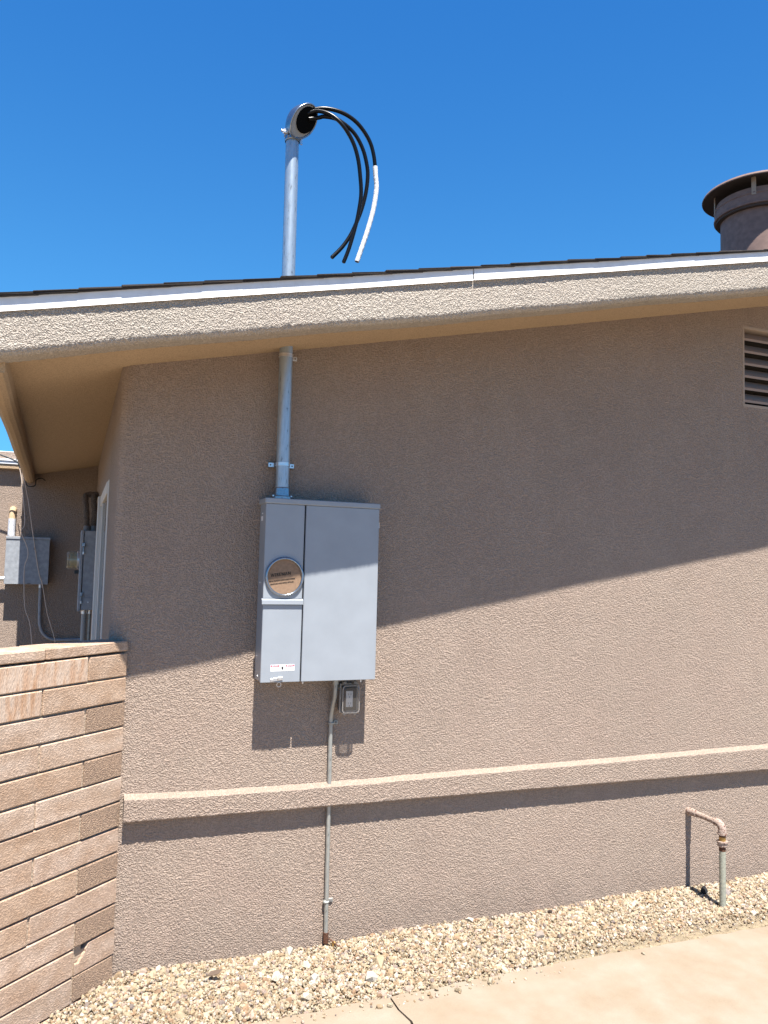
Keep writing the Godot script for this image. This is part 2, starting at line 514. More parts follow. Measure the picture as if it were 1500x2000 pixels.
func build_house():
	var house := thing("house", "taupe stucco house with a raked eave, belly band and gable vent", "house", Vector3(0.16, 0, 0))
	# front wall: round corner at the left, fine lumps where the picture can see them
	var us := PackedFloat64Array()
	for s in steps(-0.86, -0.02, 0.02): us.append(s)
	for s in steps(-0.005, 3.97, 0.0062): us.append(s)
	for s in steps(4.15, 7.0, 0.19): us.append(s)
	var vs := steps(-0.08, 3.24, 0.0066)
	for s in steps(3.4, 4.2, 0.2): vs.append(s)
	var R := 0.05
	var arc := R * PI * 0.5
	var wall_f := func(u: float, v: float):
		v = minf(v, 2.505 + 0.2195 * maxf(u + 0.2, 0.15))
		# u = 0 at the end of the corner's arc on the front face, x = 0.15 + R there
		if u >= 0.0: return [Vector3(0.15 + R + u, v, 0), Vector3(0, 0, 1)]
		if u > -arc:
			var a := PI * 0.5 + (-u / arc) * PI * 0.5
			var d := Vector3(cos(a), 0, sin(a))
			return [Vector3(0.15 + R, v, -R) + d * R, d]
		return [Vector3(0.15, v, -R + (u + arc)), Vector3(-1, 0, 0)]
	# opening of the gable vent, in u = x - 0.2
	var vent := Rect2(3.632 - 0.2, 2.715, 0.66, 0.457)
	var mesh := stucco(us, vs, wall_f, 0.00135, vent)
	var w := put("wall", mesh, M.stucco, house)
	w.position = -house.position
	# core behind the render coat, so that the house is closed
	var core := MB.new()
	var gable := PackedVector2Array([Vector2(0.3, -0.1), Vector2(7.2, -0.1), Vector2(7.2, 4.09), Vector2(0.3, 2.57)])
	core.prism(gable, -0.25, -0.12)
	core.box(Vector3(7.0, -0.1, -4.2), Vector3(7.2, 4.02, -0.26), 0.0)
	core.prism(gable, -4.4, -4.22)
	obj("wall_core", core, M.stucco_rough, house)
	# side wall on the far side of the corner, round the window
	var side := MB.new()
	var zw0 := -0.93
	var zw1 := -2.2
	side.box(Vector3(0.15, -0.1, -3.95), Vector3(0.29, 2.53, zw1), 0.004)
	side.box(Vector3(0.15, 2.12, zw1 + 0.001), Vector3(0.29, 2.53, -0.84), 0.004)
	side.box(Vector3(0.15, -0.1, zw1 + 0.001), Vector3(0.29, 1.0, -0.84), 0.004)
	side.box(Vector3(0.151, 1.001, zw0), Vector3(0.29, 2.119, -0.84), 0.004)
	obj("side_wall", side, M.stucco_rough, house)
	var win := obj("window", bx(Vector3(0.2, 1.0, zw1), Vector3(0.24, 2.12, zw0), 0.002), M.frame_white, house)
	var fr := MB.new()
	fr.box(Vector3(0.126, 0.99, zw1 - 0.03), Vector3(0.21, 2.13, zw1 + 0.09), 0.004)
	fr.box(Vector3(0.140, 2.06, zw1 + 0.0905), Vector3(0.21, 2.128, zw0 - 0.07), 0.004)
	fr.box(Vector3(0.1455, 0.99, zw0 - 0.0695), Vector3(0.21, 2.13, zw0 + 0.02), 0.003)
	obj("window_frame", fr, M.frame_white, win)
	var sash := MB.new()
	sash.box(Vector3(0.1435, 1.0, -1.86), Vector3(0.19, 2.059, -1.74), 0.002)
	sash.box(Vector3(0.143, 1.0, zw1 + 0.091), Vector3(0.19, 2.059, zw1 + 0.14), 0.002)
	obj("sash", sash, M.frame_white, win)
	obj("window_pane", bx(Vector3(0.1515, 1.0, -1.739), Vector3(0.158, 2.058, zw0 - 0.0701), 0.0), M.window_glass, win)
	obj("window_pane", bx(Vector3(0.1505, 1.0, zw1 + 0.1405), Vector3(0.157, 2.058, -1.861), 0.0), M.window_glass, win)
	obj("weather_strip", bx(Vector3(0.1485, 1.0, zw0 - 0.088), Vector3(0.1512, 2.058, zw0 - 0.0703), 0.0005), M.weather_strip, win)

	# belly band with a sloped top
	var bu := PackedFloat64Array()
	for s in steps(0.236, 4.2, 0.0062): bu.append(s)
	for s in steps(4.4, 7.1, 0.2): bu.append(s)
	var bv := PackedFloat64Array()
	for s in steps(0.0, 0.047, 0.006): bv.append(s)
	for s in steps(0.052, 0.158, 0.0062): bv.append(s)
	for s in steps(0.164, 0.2, 0.009): bv.append(s)
	var band_f := func(x: float, v: float):
		var k: float = (x - 0.16) / 3.4
		var top := 0.7005 + 0.02 * k
		var bot: float = 0.630 - 0.028 * k
		var fuzz := 0.0009 * sin(x * 4.1) + 0.0006 * sin(x * 17.3 + 1.0)
		top += 0.022 * exp(-(x - 0.23) / 0.32)
		top += fuzz; bot += fuzz * 0.5
		if v < 0.05: # top face, from the wall outwards
			var a := v / 0.05
			return [Vector3(x, top + 0.013 * (1.0 - a), 0.04 * a + 0.001), Vector3(0, 0.92, 0.38)]
		if v < 0.16:
			var a := (v - 0.05) / 0.11
			return [Vector3(x, lerpf(top, bot, a), 0.0415), Vector3(0, 0, 1)]
		var c := (v - 0.16) / 0.04
		return [Vector3(x, bot - 0.002, lerpf(0.041, -0.002, c)), Vector3(0, -1, 0)]
	var band := put("trim_band", stucco(bu, bv, band_f, 0.0012), M.stucco, house)
	band.position = -house.position

	# gable vent
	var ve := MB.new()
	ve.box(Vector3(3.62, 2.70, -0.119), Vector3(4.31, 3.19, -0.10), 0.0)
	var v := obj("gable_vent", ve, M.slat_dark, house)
	var fe := MB.new()
	fe.box(Vector3(3.622, 2.70, -0.0995), Vector3(3.634, 3.19, 0.0015), 0.001)
	fe.box(Vector3(4.29, 2.70, -0.0995), Vector3(4.302, 3.19, 0.0015), 0.001)
	fe.box(Vector3(3.6345, 2.70, -0.0995), Vector3(4.2895, 2.716, 0.001), 0.001)
	fe.box(Vector3(3.6345, 3.171, -0.0995), Vector3(4.2895, 3.187, 0.001), 0.001)
	obj("vent_frame", fe, M.taupe_trim, v)
	for i in 6:
		var y := 2.745 + 0.0745 * i
		var sl := MB.new()
		# each louvre leans out and down: thin board with a turned-up lip
		sl.prism(PackedVector2Array([Vector2(-0.012, -0.034), Vector2(-0.0075, -0.036), Vector2(-0.006, -0.022), Vector2(-0.07, 0.034), Vector2(-0.074, 0.031), Vector2(-0.0125, -0.023)]), 3.636, 4.288, Transform3D(Basis(Vector3(0, 0, 1), Vector3(0, 1, 0), Vector3(1, 0, 0)), Vector3(0, y + 0.02, 0)))
		obj("slat", sl, M.slat_paint, v)

	# soffit, following the roof's slope
	var so := MB.new()
	var sy := func(x: float): return 2.496 + 0.2195 * x
	for c in [[Vector2(-0.31, 0.47), Vector2(7.3, 0.47), Vector2(7.3, -0.02), Vector2(-0.321, -0.02)], [Vector2(-0.3212, -0.021), Vector2(0.152, -0.021), Vector2(0.152, -4.0), Vector2(-0.40, -4.0)]]:
		var q := []
		for p in c: q.append(Vector3(p.x, sy.call(p.x), p.y))
		var up := Vector3(0, 0.02, 0)
		so.quad(q[0], q[1], q[2], q[3], Vector3.DOWN)
		so.quad(q[0] + up, q[1] + up, q[2] + up, q[3] + up, Vector3.UP)
	obj("soffit", so, M.soffit, house)
	# raked fascia beam of stucco with a soft lower edge
	var fu := PackedFloat64Array()
	for s in steps(-0.46, 4.3, 0.0062): fu.append(s)
	for s in steps(4.5, 7.3, 0.2): fu.append(s)
	var fv := steps(0.0, 0.40, 0.0060)
	var rr := 0.03
	var rake_f := func(x: float, t: float):
		var zf := rake_z(x)
		var y0 := 2.4515 + SLOPE * x + 0.003 * sin(x * 3.1) + 0.002 * sin(x * 8.3)
		var q := PI * 0.5 * rr
		if t < 0.2: return [Vector3(x, y0 + rr + (0.2 - t) * 0.8, zf), Vector3(0, 0, 1)]
		if t < 0.2 + q:
			var a := (t - 0.2) / rr
			return [Vector3(x, y0 + rr - sin(a) * rr, zf - rr + cos(a) * rr), Vector3(0, -sin(a), cos(a))]
		t -= 0.2 + q
		if t < 0.07: return [Vector3(x, y0, zf - rr - t), Vector3(0, -1, 0)]
		return [Vector3(x, y0 + (t - 0.07), zf - rr - 0.07), Vector3(0, 0, -1)]
	var rake := put("rake_fascia", stucco(fu, fv, rake_f, 0.0016), M.fascia_stucco, house)
	rake.position = -house.position
	# eave beam that runs back along the side
	var eb := MB.new()
	if true:
		var prof := [Vector2(0.0, 0.12), Vector2(0.0, 0.03), Vector2(-0.01, 0.01), Vector2(-0.03, 0.0), Vector2(-0.052, 0.0), Vector2(-0.07, 0.01), Vector2(-0.08, 0.03), Vector2(-0.08, 0.17)]
		var nz := 40
		for k in nz:
			var za := lerpf(0.445, -3.86, float(k) / nz)
			var zb := lerpf(0.445, -3.86, float(k + 1) / nz)
			var xa := -0.353 + 0.0208 * (za + 3.85)
			var xb := -0.353 + 0.0208 * (zb + 3.85)
			var ya := 2.345 + 0.004 * sin(za * 4.0)
			var yb := 2.345 + 0.004 * sin(zb * 4.0)
			for i in prof.size() - 1:
				var p: Vector2 = prof[i]
				var q: Vector2 = prof[i + 1]
				var o := Vector3(-(q.y - p.y), (q.x - p.x), 0) * 1.0
				var ctr := Vector2(-0.04, 0.09)
				var md := (p + q) * 0.5 - ctr
				eb.quad(Vector3(xa + p.x, ya + p.y, za), Vector3(xb + p.x, yb + p.y, zb), Vector3(xb + q.x, yb + q.y, zb), Vector3(xa + q.x, ya + q.y, za), Vector3(md.x, md.y, 0))
		eb.quad(Vector3(-0.353, 2.345, -3.86), Vector3(-0.433, 2.345, -3.86), Vector3(-0.433, 2.5, -3.86), Vector3(-0.353, 2.5, -3.86), Vector3(0, 0, -1))
	var xe := -0.353 + 0.0208 * 4.295
	eb.quad(Vector3(xe, 2.352, 0.445), Vector3(xe - 0.08, 2.352, 0.445), Vector3(xe - 0.08, 2.52, 0.445), Vector3(xe, 2.52, 0.445), Vector3(0, 0, 1))
	obj("eave_beam", eb, M.soffit, house)
	# roof deck
	var deck := MB.new()
	var ry := func(x: float): return 2.634 + SLOPE * x
	for seg in [[-0.44, 7.3, -4.6, 0.53]]:
		var xs0: float = seg[0]
		var xs1: float = seg[1]
		var A := Vector3(xs0 - 0.02, ry.call(xs0), -4.6)
		var B := Vector3(xs1, ry.call(xs1), -4.6)
		var C := Vector3(xs1, ry.call(xs1), 0.6)
		var D := Vector3(xs0 + 0.08, ry.call(xs0 + 0.08), rake_z(xs0) - 0.02)
		var dn := Vector3(0, -0.035, 0)
		C.z = rake_z(xs1) - 0.02
		deck.quad(A, B, C, D, Vector3.UP)
		deck.quad(A + dn, B + dn, C + dn, D + dn, Vector3.DOWN)
		deck.quad(A, D, D + dn, A + dn, Vector3.LEFT)
		deck.quad(D, C, C + dn, D + dn, Vector3.BACK)
		deck.quad(A, B, B + dn, A + dn, Vector3.FORWARD)
		deck.quad(B, C, C + dn, B + dn, Vector3.RIGHT)
	obj("roof_deck", deck, M.shingle_1, house)
	# white metal drip edge, two lengths with a lap joint
	for seg in [[-0.38, 1.527, 0.0], [1.531, 7.3, 0.0012]]:
		var d := MB.new()
		var n := 24
		for k in n:
			var xa: float = lerpf(seg[0], seg[1], float(k) / n)
			var xb: float = lerpf(seg[0], seg[1], float(k + 1) / n)
			var prof := [Vector2(-0.006, 0.6495), Vector2(0.0045, 0.6495), Vector2(0.0065, 0.604), Vector2(0.0105, 0.5985), Vector2(0.009, 0.5975), Vector2(-0.006, 0.602)]
			for i in prof.size():
				var p: Vector2 = prof[i]
				var q: Vector2 = prof[(i + 1) % prof.size()]
				var wa: float = 0.0012 * sin(xa * 5.0) + seg[2]
				var wb: float = 0.0012 * sin(xb * 5.0) + seg[2]
				var md := (p + q) * 0.5 - Vector2(0.002, 0.622)
				d.quad(Vector3(xa, 2.005 + p.y + SLOPE * xa, rake_z(xa) + p.x + wa), Vector3(xb, 2.005 + p.y + SLOPE * xb, rake_z(xb) + p.x + wb), Vector3(xb, 2.005 + q.y + SLOPE * xb, rake_z(xb) + q.x + wb), Vector3(xa, 2.005 + q.y + SLOPE * xa, rake_z(xa) + q.x + wa), Vector3(0, md.y * 0.2, md.x))
		obj("drip_edge", d, M.white_paint, house)
	# shingles: courses lapping up the slope, ends uneven over the drip edge
	rng.seed = 77
	var tilt := atan(SLOPE)
	var x0 := -0.47
	for i in 52:
		var xs := x0 + i * 0.145
		var zf := rake_z(xs) + 0.0205 + rng.randf_range(-0.0014, 0.0012)
		var zz := zf
		for k in 2:
			var len := rng.randf_range(0.35, 0.9) if k == 0 else 0.9
			var m := MB.new()
			var th := rng.randf_range(0.0045, 0.0075)
			var t := Transform3D(Basis(Vector3(0, 0, 1), tilt + rng.randf_range(-0.006, 0.004) - 0.022), Vector3(xs, 2.0 + 0.6565 + SLOPE * xs + rng.randf_range(-0.001, 0.0015) + 0.0045, 0))
			m.box(Vector3(0, 0, zz - len + 0.003), Vector3(0.31 + rng.randf_range(-0.02, 0.02), th, zz), 0.0012, t, 0.0012, rng)
			obj("shingle", m, M["shingle_%d" % rng.randi_range(0, 2)], house)
			zz -= len
	# starter strip under the first courses
	var st := MB.new()
	for k in 30:
		var xa := lerpf(-0.4, 7.3, k / 30.0)
		var xb := lerpf(-0.4, 7.3, (k + 1) / 30.0)
		var ya := 2.655 + SLOPE * xa
		var yb := 2.655 + SLOPE * xb
		var za := rake_z(xa) + 0.017
		var zb := rake_z(xb) + 0.017
		st.quad(Vector3(xa, ya, za), Vector3(xb, yb, zb), Vector3(xb, yb + 0.005, zb), Vector3(xa, ya + 0.005, za), Vector3.BACK)
		st.quad(Vector3(xa, ya, za), Vector3(xb, yb, zb), Vector3(xb, yb, zb - 0.3), Vector3(xa, ya, za - 0.3), Vector3.DOWN)
		st.quad(Vector3(xa, ya + 0.005, za), Vector3(xb, yb + 0.005, zb), Vector3(xb, yb + 0.005, zb - 0.3), Vector3(xa, ya + 0.005, za - 0.3), Vector3.UP)
	obj("starter_strip", st, M.shingle_1, house)

func build_wing():
	var wing := thing("house_wing", "far taupe stucco wing with a white roof edge, behind the eave at the left", "house", Vector3(-0.5, 0, -3.85))
	obj("wall", bx(Vector3(-4.5, -0.1, -4.1), Vector3(0.149, 2.6, -3.85), 0.0), M.stucco_rough, wing)
	obj("rear_wall", bx(Vector3(0.1495, -0.1, -4.1), Vector3(0.3, 2.6, -3.955), 0.0), M.stucco_rough, wing)
	obj("fascia", bx(Vector3(-4.5, 2.45, -3.849), Vector3(-0.46, 2.487, -3.79), 0.003), M.soffit, wing)
	obj("drip_edge", bx(Vector3(-4.5, 2.488, -3.849), Vector3(-0.462, 2.515, -3.782), 0.003), M.white_paint, wing)
	var r := MB.new()
	r.quad(Vector3(-4.5, 2.516, -3.775), Vector3(-0.47, 2.516, -3.775), Vector3(-0.47, 2.79, -6.5), Vector3(-4.5, 2.79, -6.5), Vector3.UP)
	r.quad(Vector3(-4.5, 2.53, -3.775), Vector3(-0.47, 2.53, -3.775), Vector3(-0.47, 2.93, -6.5), Vector3(-4.5, 2.93, -6.5), Vector3.UP)
	r.quad(Vector3(-4.5, 2.516, -3.775), Vector3(-0.47, 2.516, -3.775), Vector3(-0.47, 2.53, -3.775), Vector3(-4.5, 2.53, -3.775), Vector3.BACK)
	obj("roof", r, M.white_roof, wing)

# ---------------------------------------------------------------- block garden wall
func build_block_wall():
	var wall := thing("block_wall", "tan slump block garden wall meeting the house corner", "wall", Vector3(0.23, 0, 0.01))
	var ang := deg_to_rad(48.2)
	var dv := Vector3(-sin(ang), 0, cos(ang))
	var nn := Vector3(cos(ang), 0, sin(ang))
	var p0 := Vector3(0.2303, 0, 0.012)
	# local: x = s along the wall, y up, z out of the face
	var T := Transform3D(Basis(dv, Vector3.UP, nn), p0)
	rng.seed = 5
	var L := 0.416
	var top_y := 1.3205
	var ch := 0.1014
	var core := MB.new()
	core.box(Vector3(0.17, -0.08, -0.145), Vector3(2.3, 1.318, -0.0135), 0.0, T)
	core.box(Vector3(0.0, -0.08, -0.145), Vector3(0.1695, 0.185, -0.0135), 0.0, T)
	core.box(Vector3(0.0, 0.1855, -0.145), Vector3(0.1695, 0.245, -0.075), 0.0, T)
	core.box(Vector3(0.0, 0.2455, -0.145), Vector3(0.1695, 1.318, -0.0135), 0.0, T)
	obj("mortar", core, M.mortar, wall)
	# caps
	var cut := [0.006, 0.42, 0.838, 1.256, 1.674, 2.3]
	for i in cut.size() - 1:
		var m := MB.new()
		m.box(Vector3(cut[i] + 0.002, 1.3255, -0.155), Vector3(cut[i + 1] - 0.002, 1.366, 0.001), 0.004, T, 0.0015, rng)
		obj("cap_block", m, M["block_%d" % (i % 2)], wall)
	for c in 14:
		var y1 := top_y - ch * c
		var y0 := y1 - ch
		var odd := c % 2 == 0 or c == 11
		var s := 0.004
		var first := true
		while s < 2.2:
			var len := L
			if first: len = 0.209 if odd else L + rng.randf_range(0.0, 0.01)
			var e := minf(s + len, 2.3)
			var m := MB.new()
			var g := 0.0034
			var out := rng.randf_range(-0.0012, 0.0012)
			var split := first and odd and c > 0 and c != 11
			if c == 11 and first:
				# block with its corner knocked off
				var pts := PackedVector2Array([Vector2(s + 0.004, y0 + g), Vector2(e - 0.004, y0 + g), Vector2(e - 0.004, y0 + 0.046), Vector2(e - 0.009, y0 + 0.039), Vector2(e - 0.017, y0 + 0.042), Vector2(e - 0.022, y0 + 0.037), Vector2(e - 0.031, y0 + 0.043), Vector2(e - 0.036, y0 + 0.052), Vector2(e - 0.045, y0 + 0.055), Vector2(e - 0.049, y0 + 0.066), Vector2(e - 0.058, y0 + 0.071), Vector2(e - 0.057, y0 + 0.081), Vector2(e - 0.066, y1 - 0.012), Vector2(e - 0.071, y1 - g), Vector2(s + 0.004, y1 - g)])
				m.prism(pts, -0.1, out, T)
				obj("brick", m, M["block_3"], wall)
				# broken face inside the hole
				var b := MB.new()
				b.prism(PackedVector2Array([Vector2(e - 0.1, y0 + g), Vector2(e - 0.004, y0 + g), Vector2(e - 0.004, y0 + 0.052), Vector2(e - 0.03, y0 + 0.044), Vector2(e - 0.052, y0 + 0.068), Vector2(e - 0.1, y0 + 0.08)]), -0.1, -0.05, T)
				obj("broken_face", b, M["block_split"], wall)
			else:
				m.box(Vector3(s + 0.0038, y0 + g, -0.1), Vector3(e - 0.0038, y1 - g, out), 0.0036, T, 0.0016, rng)
				obj("brick", m, M["block_split"] if split else M["block_stained"] if c < 2 and s > 0.1 else M["block_%d" % rng.randi_range(0, 3)], wall)
			# cross joint, struck a little below the faces
			var j := MB.new()
			j.box(Vector3(e - 0.0052, y0 + g - 0.001, -0.05), Vector3(e + 0.0052, y1 - g + 0.001, -0.0062), 0.001, T, 0.001, rng)
			obj("mortar_joint", j, M.mortar, wall)
			s = e + 0.0
			first = false

# ---------------------------------------------------------------- service mast and cables
func build_mast():
	var base := Vector3(0.847, 1.99, 0.064)
	var mast := thing("service_mast", "galvanised steel mast pipe rising from the panel through the eave", "conduit", base)
	var top := Vector3(0.8385, 3.665, 0.064)
	var dir := (top - base).normalized()
	obj("pipe", tb([base + dir * 0.02, base + dir * 0.9, top], 0.0302, 32), M.galvanised, mast)
	var hub := MB.new()
	hub.lathe([Vector2(0.0, 0.0), Vector2(0.046, 0.0), Vector2(0.046, 0.012), Vector2(0.038, 0.016), Vector2(0.036, 0.05), Vector2(0.034, 0.054), Vector2(0.0, 0.054)], along(dir, base), 32)
	obj("hub", hub, M.cast_metal, mast)
	for s in [-1, 1]:
		var sc := MB.new()
		sc.lathe([Vector2(0.0, 0.0), Vector2(0.006, 0.0), Vector2(0.006, 0.006), Vector2(0.0, 0.007)], Transform3D(Basis.IDENTITY, base + Vector3(0.04 * s, 0.0125, 0.006)), 10)
		obj("screw", sc, M.bright_steel, mast)
	for y in [2.148, 2.643]:
		var c: Vector3 = base + dir * ((y - base.y) / dir.y)
		var st := MB.new()
		for o in [-0.006, 0.006]:
			st.lathe([Vector2(0.0305, -0.0022), Vector2(0.033, -0.0016), Vector2(0.033, 0.0016), Vector2(0.0305, 0.0022)], along(dir, c + dir * o), 32)
		st.lathe([Vector2(0.0307, -0.0075), Vector2(0.0314, -0.0075), Vector2(0.0314, 0.0075), Vector2(0.0307, 0.0075)], along(dir, c), 32)
		# ears that stand off to the wall on a channel
		for s in [-1, 1]:
			if s < 0 and y > 2.5: continue
			st.box(Vector3(c.x + s * 0.046 - 0.013, c.y - 0.011, 0.034), Vector3(c.x + s * 0.046 + 0.013, c.y + 0.009, 0.0365), 0.001)
		var strap := obj("strap", st, M.bright_steel, mast)
		for s in [-1, 1]:
			if s < 0 and y > 2.5: continue
			var sc := MB.new()
			sc.lathe([Vector2(0.0, 0.0), Vector2(0.004, 0.0), Vector2(0.003, 0.003), Vector2(0.0, 0.003)], along(Vector3(0, 0, 1), Vector3(c.x + s * 0.05, c.y - 0.001, 0.0366)), 10)
			obj("screw", sc, M.box_grey, strap)
		var ch := MB.new()
		ch.box(Vector3(c.x - 0.055, c.y - 0.012, 0.0), Vector3(c.x + 0.055, c.y + 0.01, 0.0335), 0.001)
		if y < 2.5: obj("strut_block", ch, M.box_grey, mast)
	# weatherhead
	var o := Vector3(0.46, -0.48, 0.75).normalized()
	var up := Vector3(0.56, 0.83, 0.1)
	up = (up - o * up.dot(o)).normalized()
	var sd := up.cross(o).normalized()
	var ctr := Vector3(0.873, 3.717, 0.128)
	var hood := MB.new()
	var nu := 32
	var nv := 12
	var prof := func(a: float, t: float):
		# oval rim of the plate, drawn back into a dome whose crown leans up and back
		var w := 0.064
		var h := 0.087 if sin(a) > 0 else 0.083
		var e := Vector2(cos(a) * w * (1.0 - 0.10 * maxf(0.0, -sin(a))), sin(a) * h)
		var k := cos(t * PI * 0.5)
		k = pow(k, 0.75)
		return ctr + sd * (e.x * k) + up * (e.y * k + (1.0 - k) * 0.004) - o * (sin(t * PI * 0.5) * 0.085) 
	for i in nv:
		for k in nu:
			var a0 := TAU * k / nu
			var a1 := TAU * (k + 1) / nu
			var t0 := float(i) / nv
			var t1 := float(i + 1) / nv
			var q := [prof.call(a0, t0), prof.call(a1, t0), prof.call(a1, t1), prof.call(a0, t1)]
			var ns := []
			for z in [[a0, t0], [a1, t0], [a1, t1], [a0, t1]]:
				var tt: float = minf(z[1], 0.985)
				var du: Vector3 = prof.call(z[0] + 0.01, tt) - prof.call(z[0] - 0.01, tt)
				var dw: Vector3 = prof.call(z[0], tt + 0.01) - prof.call(z[0], tt - 0.01)
				var g := du.cross(dw).normalized()
				if g.dot(prof.call(z[0], tt) - (ctr - o * 0.02)) < 0: g = -g
				ns.append(g)
			hood.tri(q[0], q[1], q[2], ns[0], ns[1], ns[2])
			if i < nv - 1: hood.tri(q[0], q[2], q[3], ns[0], ns[2], ns[3])
	var head := obj("weatherhead", hood, M.cast_metal, mast)
	# rim lip round the opening
	var lip := []
	for k in 37:
		lip.append(prof.call(TAU * k / 36.0, 0.0) - o * 0.002)
	obj("rim", tb(lip, 0.0042, 10), M.cast_metal, head)
	var plate := MB.new()
	var ring := []
	for k in 32: ring.append(ctr + (prof.call(TAU * k / 32.0, 0.0) - ctr) * 0.97 - o * 0.004)
	plate.poly(ring, o)
	obj("face_plate", plate, M.plate_grey, head)
	var ins := MB.new()
	var ring2 := []
	var ring3 := []
	for k in 28:
		var a := TAU * k / 28.0
		ring2.append(ctr + up * 0.017 + sd * (0.005 + cos(a) * 0.053) + up * (sin(a) * 0.062) - o * 0.002)
		ring3.append(ctr + up * 0.017 + sd * (0.005 + cos(a) * 0.050) + up * (sin(a) * 0.059) + o * 0.004)
	for k in 28:
		var k2 := (k + 1) % 28
		ins.quad(ring2[k], ring2[k2], ring3[k2], ring3[k], ring2[k] - ctr + o * 0.01)
	ins.poly(ring3, o)
	obj("insulator", ins, M.insulator_black, head)
	# neck and clamp
	var neck := MB.new()
	neck.lathe([Vector2(0.034, -0.055), Vector2(0.036, -0.05), Vector2(0.036, 0.0), Vector2(0.034, 0.035), Vector2(0.0, 0.05)], along(dir, Vector3(top.x, 3.70, 0.064)), 28)
	obj("neck", neck, M.cast_metal, head)
	var cl := MB.new()
	cl.lathe([Vector2(0.0362, -0.008), Vector2(0.039, -0.007), Vector2(0.039, 0.007), Vector2(0.0362, 0.008)], along(Vector3(0.08, 1, 0.05), Vector3(top.x, 3.675, 0.064)), 28)
	cl.box(Vector3(top.x - 0.052, 3.663, 0.086), Vector3(top.x - 0.03, 3.684, 0.1), 0.002)
	cl.box(Vector3(top.x + 0.032, 3.632, 0.08), Vector3(top.x + 0.043, 3.672, 0.086), 0.001, Transform3D(Basis(Vector3(0, 0, 1), 0.0), Vector3.ZERO))
	var clamp_ := obj("clamp", cl, M.bright_steel, head)
	obj("bolt", tb([Vector3(top.x - 0.062, 3.672, 0.094), Vector3(top.x - 0.02, 3.674, 0.096)], 0.0055, 10), M.bright_steel, head)
	obj("bolt", tb([Vector3(top.x - 0.03, 3.712, 0.098), Vector3(top.x - 0.012, 3.706, 0.09)], 0.0055, 10), M.bright_steel, head)

	# three loose service cables
	var A := [Vector2(0.872, 3.748), Vector2(0.9, 3.767), Vector2(0.965, 3.791), Vector2(1.047, 3.791), Vector2(1.121, 3.76), Vector2(1.181, 3.694), Vector2(1.209, 3.619), Vector2(1.221, 3.522), Vector2(1.226, 3.461), Vector2(1.213, 3.36), Vector2(1.188, 3.257), Vector2(1.165, 3.18), Vector2(1.14, 3.1)]
	var B := [Vector2(0.882, 3.746), Vector2(0.929, 3.77), Vector2(0.991, 3.768), Vector2(1.049, 3.735), Vector2(1.101, 3.668), Vector2(1.131, 3.589), Vector2(1.146, 3.494), Vector2(1.151, 3.421), Vector2(1.143, 3.346), Vector2(1.132, 3.283), Vector2(1.114, 3.207), Vector2(1.096, 3.143), Vector2(1.076, 3.087)]
	var C := [Vector2(0.89, 3.722), Vector2(0.936, 3.74), Vector2(0.966, 3.752), Vector2(1.028, 3.752), Vector2(1.104, 3.711), Vector2(1.152, 3.643), Vector2(1.177, 3.562), Vector2(1.181, 3.501), Vector2(1.173, 3.426), Vector2(1.155, 3.349), Vector2(1.132, 3.283), Vector2(1.104, 3.217), Vector2(1.066, 3.155), Vector2(1.019, 3.099)]
	# depth: they leave the insulator towards the viewer and hang in front of the mast's plane
	var lay := func(p: Array, z0: float, z1: float, z2: float):
		var out := []
		for i in p.size():
			var t := float(i) / (p.size() - 1)
			var z := lerpf(z0, z1, smoothstep(0.0, 0.3, t)) if t < 0.3 else lerpf(z1, z2, (t - 0.3) / 0.7)
			# keep the drawn path while moving off the 0.15 plane it was measured on
			var k := (3.48 - z) / (3.48 - 0.15)
			out.append(Vector3(p[i].x * k, 1.7 + (p[i].y - 1.7) * k, z))
		return curve_path(out, 6)
	var pa: Array = lay.call(A, 0.13, 0.16, 0.15)
	var pb: Array = lay.call(B, 0.14, 0.2, 0.19)
	var pc: Array = lay.call(C, 0.135, 0.175, 0.165)
	var ca := thing("service_cable", "black service cable whose lower half is wrapped in white tape", "cable", pa[0], "loose cables at the weatherhead")
	obj("jacket", tb(pa, 0.0092, 12), M.cable_black, ca)
	var cut := 39
	var tape := pa.slice(cut)
	var trad := []
	for i in tape.size(): trad.append(0.0108 + (0.0006 if i % 2 == 0 else 0.0))
	trad[0] = 0.0118; trad[1] = 0.0118
	obj("white_tape", tb(tape, trad, 14), M.white_tape, ca)
	for w in [[pb, "black cable at the weatherhead whose cut end hangs between the other two"], [pc, "black cable at the weatherhead that crosses over and ends farthest left"]]:
		var cb := thing("service_cable", w[1], "cable", w[0][0], "loose cables at the weatherhead")
		obj("jacket", tb(w[0], 0.0092, 12), M.cable_black, cb)
		var e: Array = w[0]
		var d: Vector3 = (e[-1] - e[-2]).normalized()
		obj("strands", tb([e[-1] - d * 0.002, e[-1] + d * 0.003], 0.0066, 10), M.cable_copper, cb)

# ---------------------------------------------------------------- electrical panel
func add_text(text: String, size_m: float, at: Vector3, turn: float, m: Material, parent: Node, called := "lettering", wide := 0.0, font_name := "Droid Sans"):
	var t := TextMesh.new()
	var f := SystemFont.new()
	f.font_names = PackedStringArray([font_name])
	f.font_weight = 700
	t.font = f
	t.text = text
	t.font_size = 32
	t.pixel_size = size_m / 32.0
	t.depth = 0.0006
	t.curve_step = 1.0
	var o := put(called, t, m, parent)
	var sx := 1.0
	if wide > 0.0:
		var w := t.get_aabb().size.x
		if w > 1e-5: sx = wide / w
	o.transform = Transform3D(Basis(Vector3(0, 0, 1), turn).scaled_local(Vector3(sx, 1, 1)), at - where(parent))

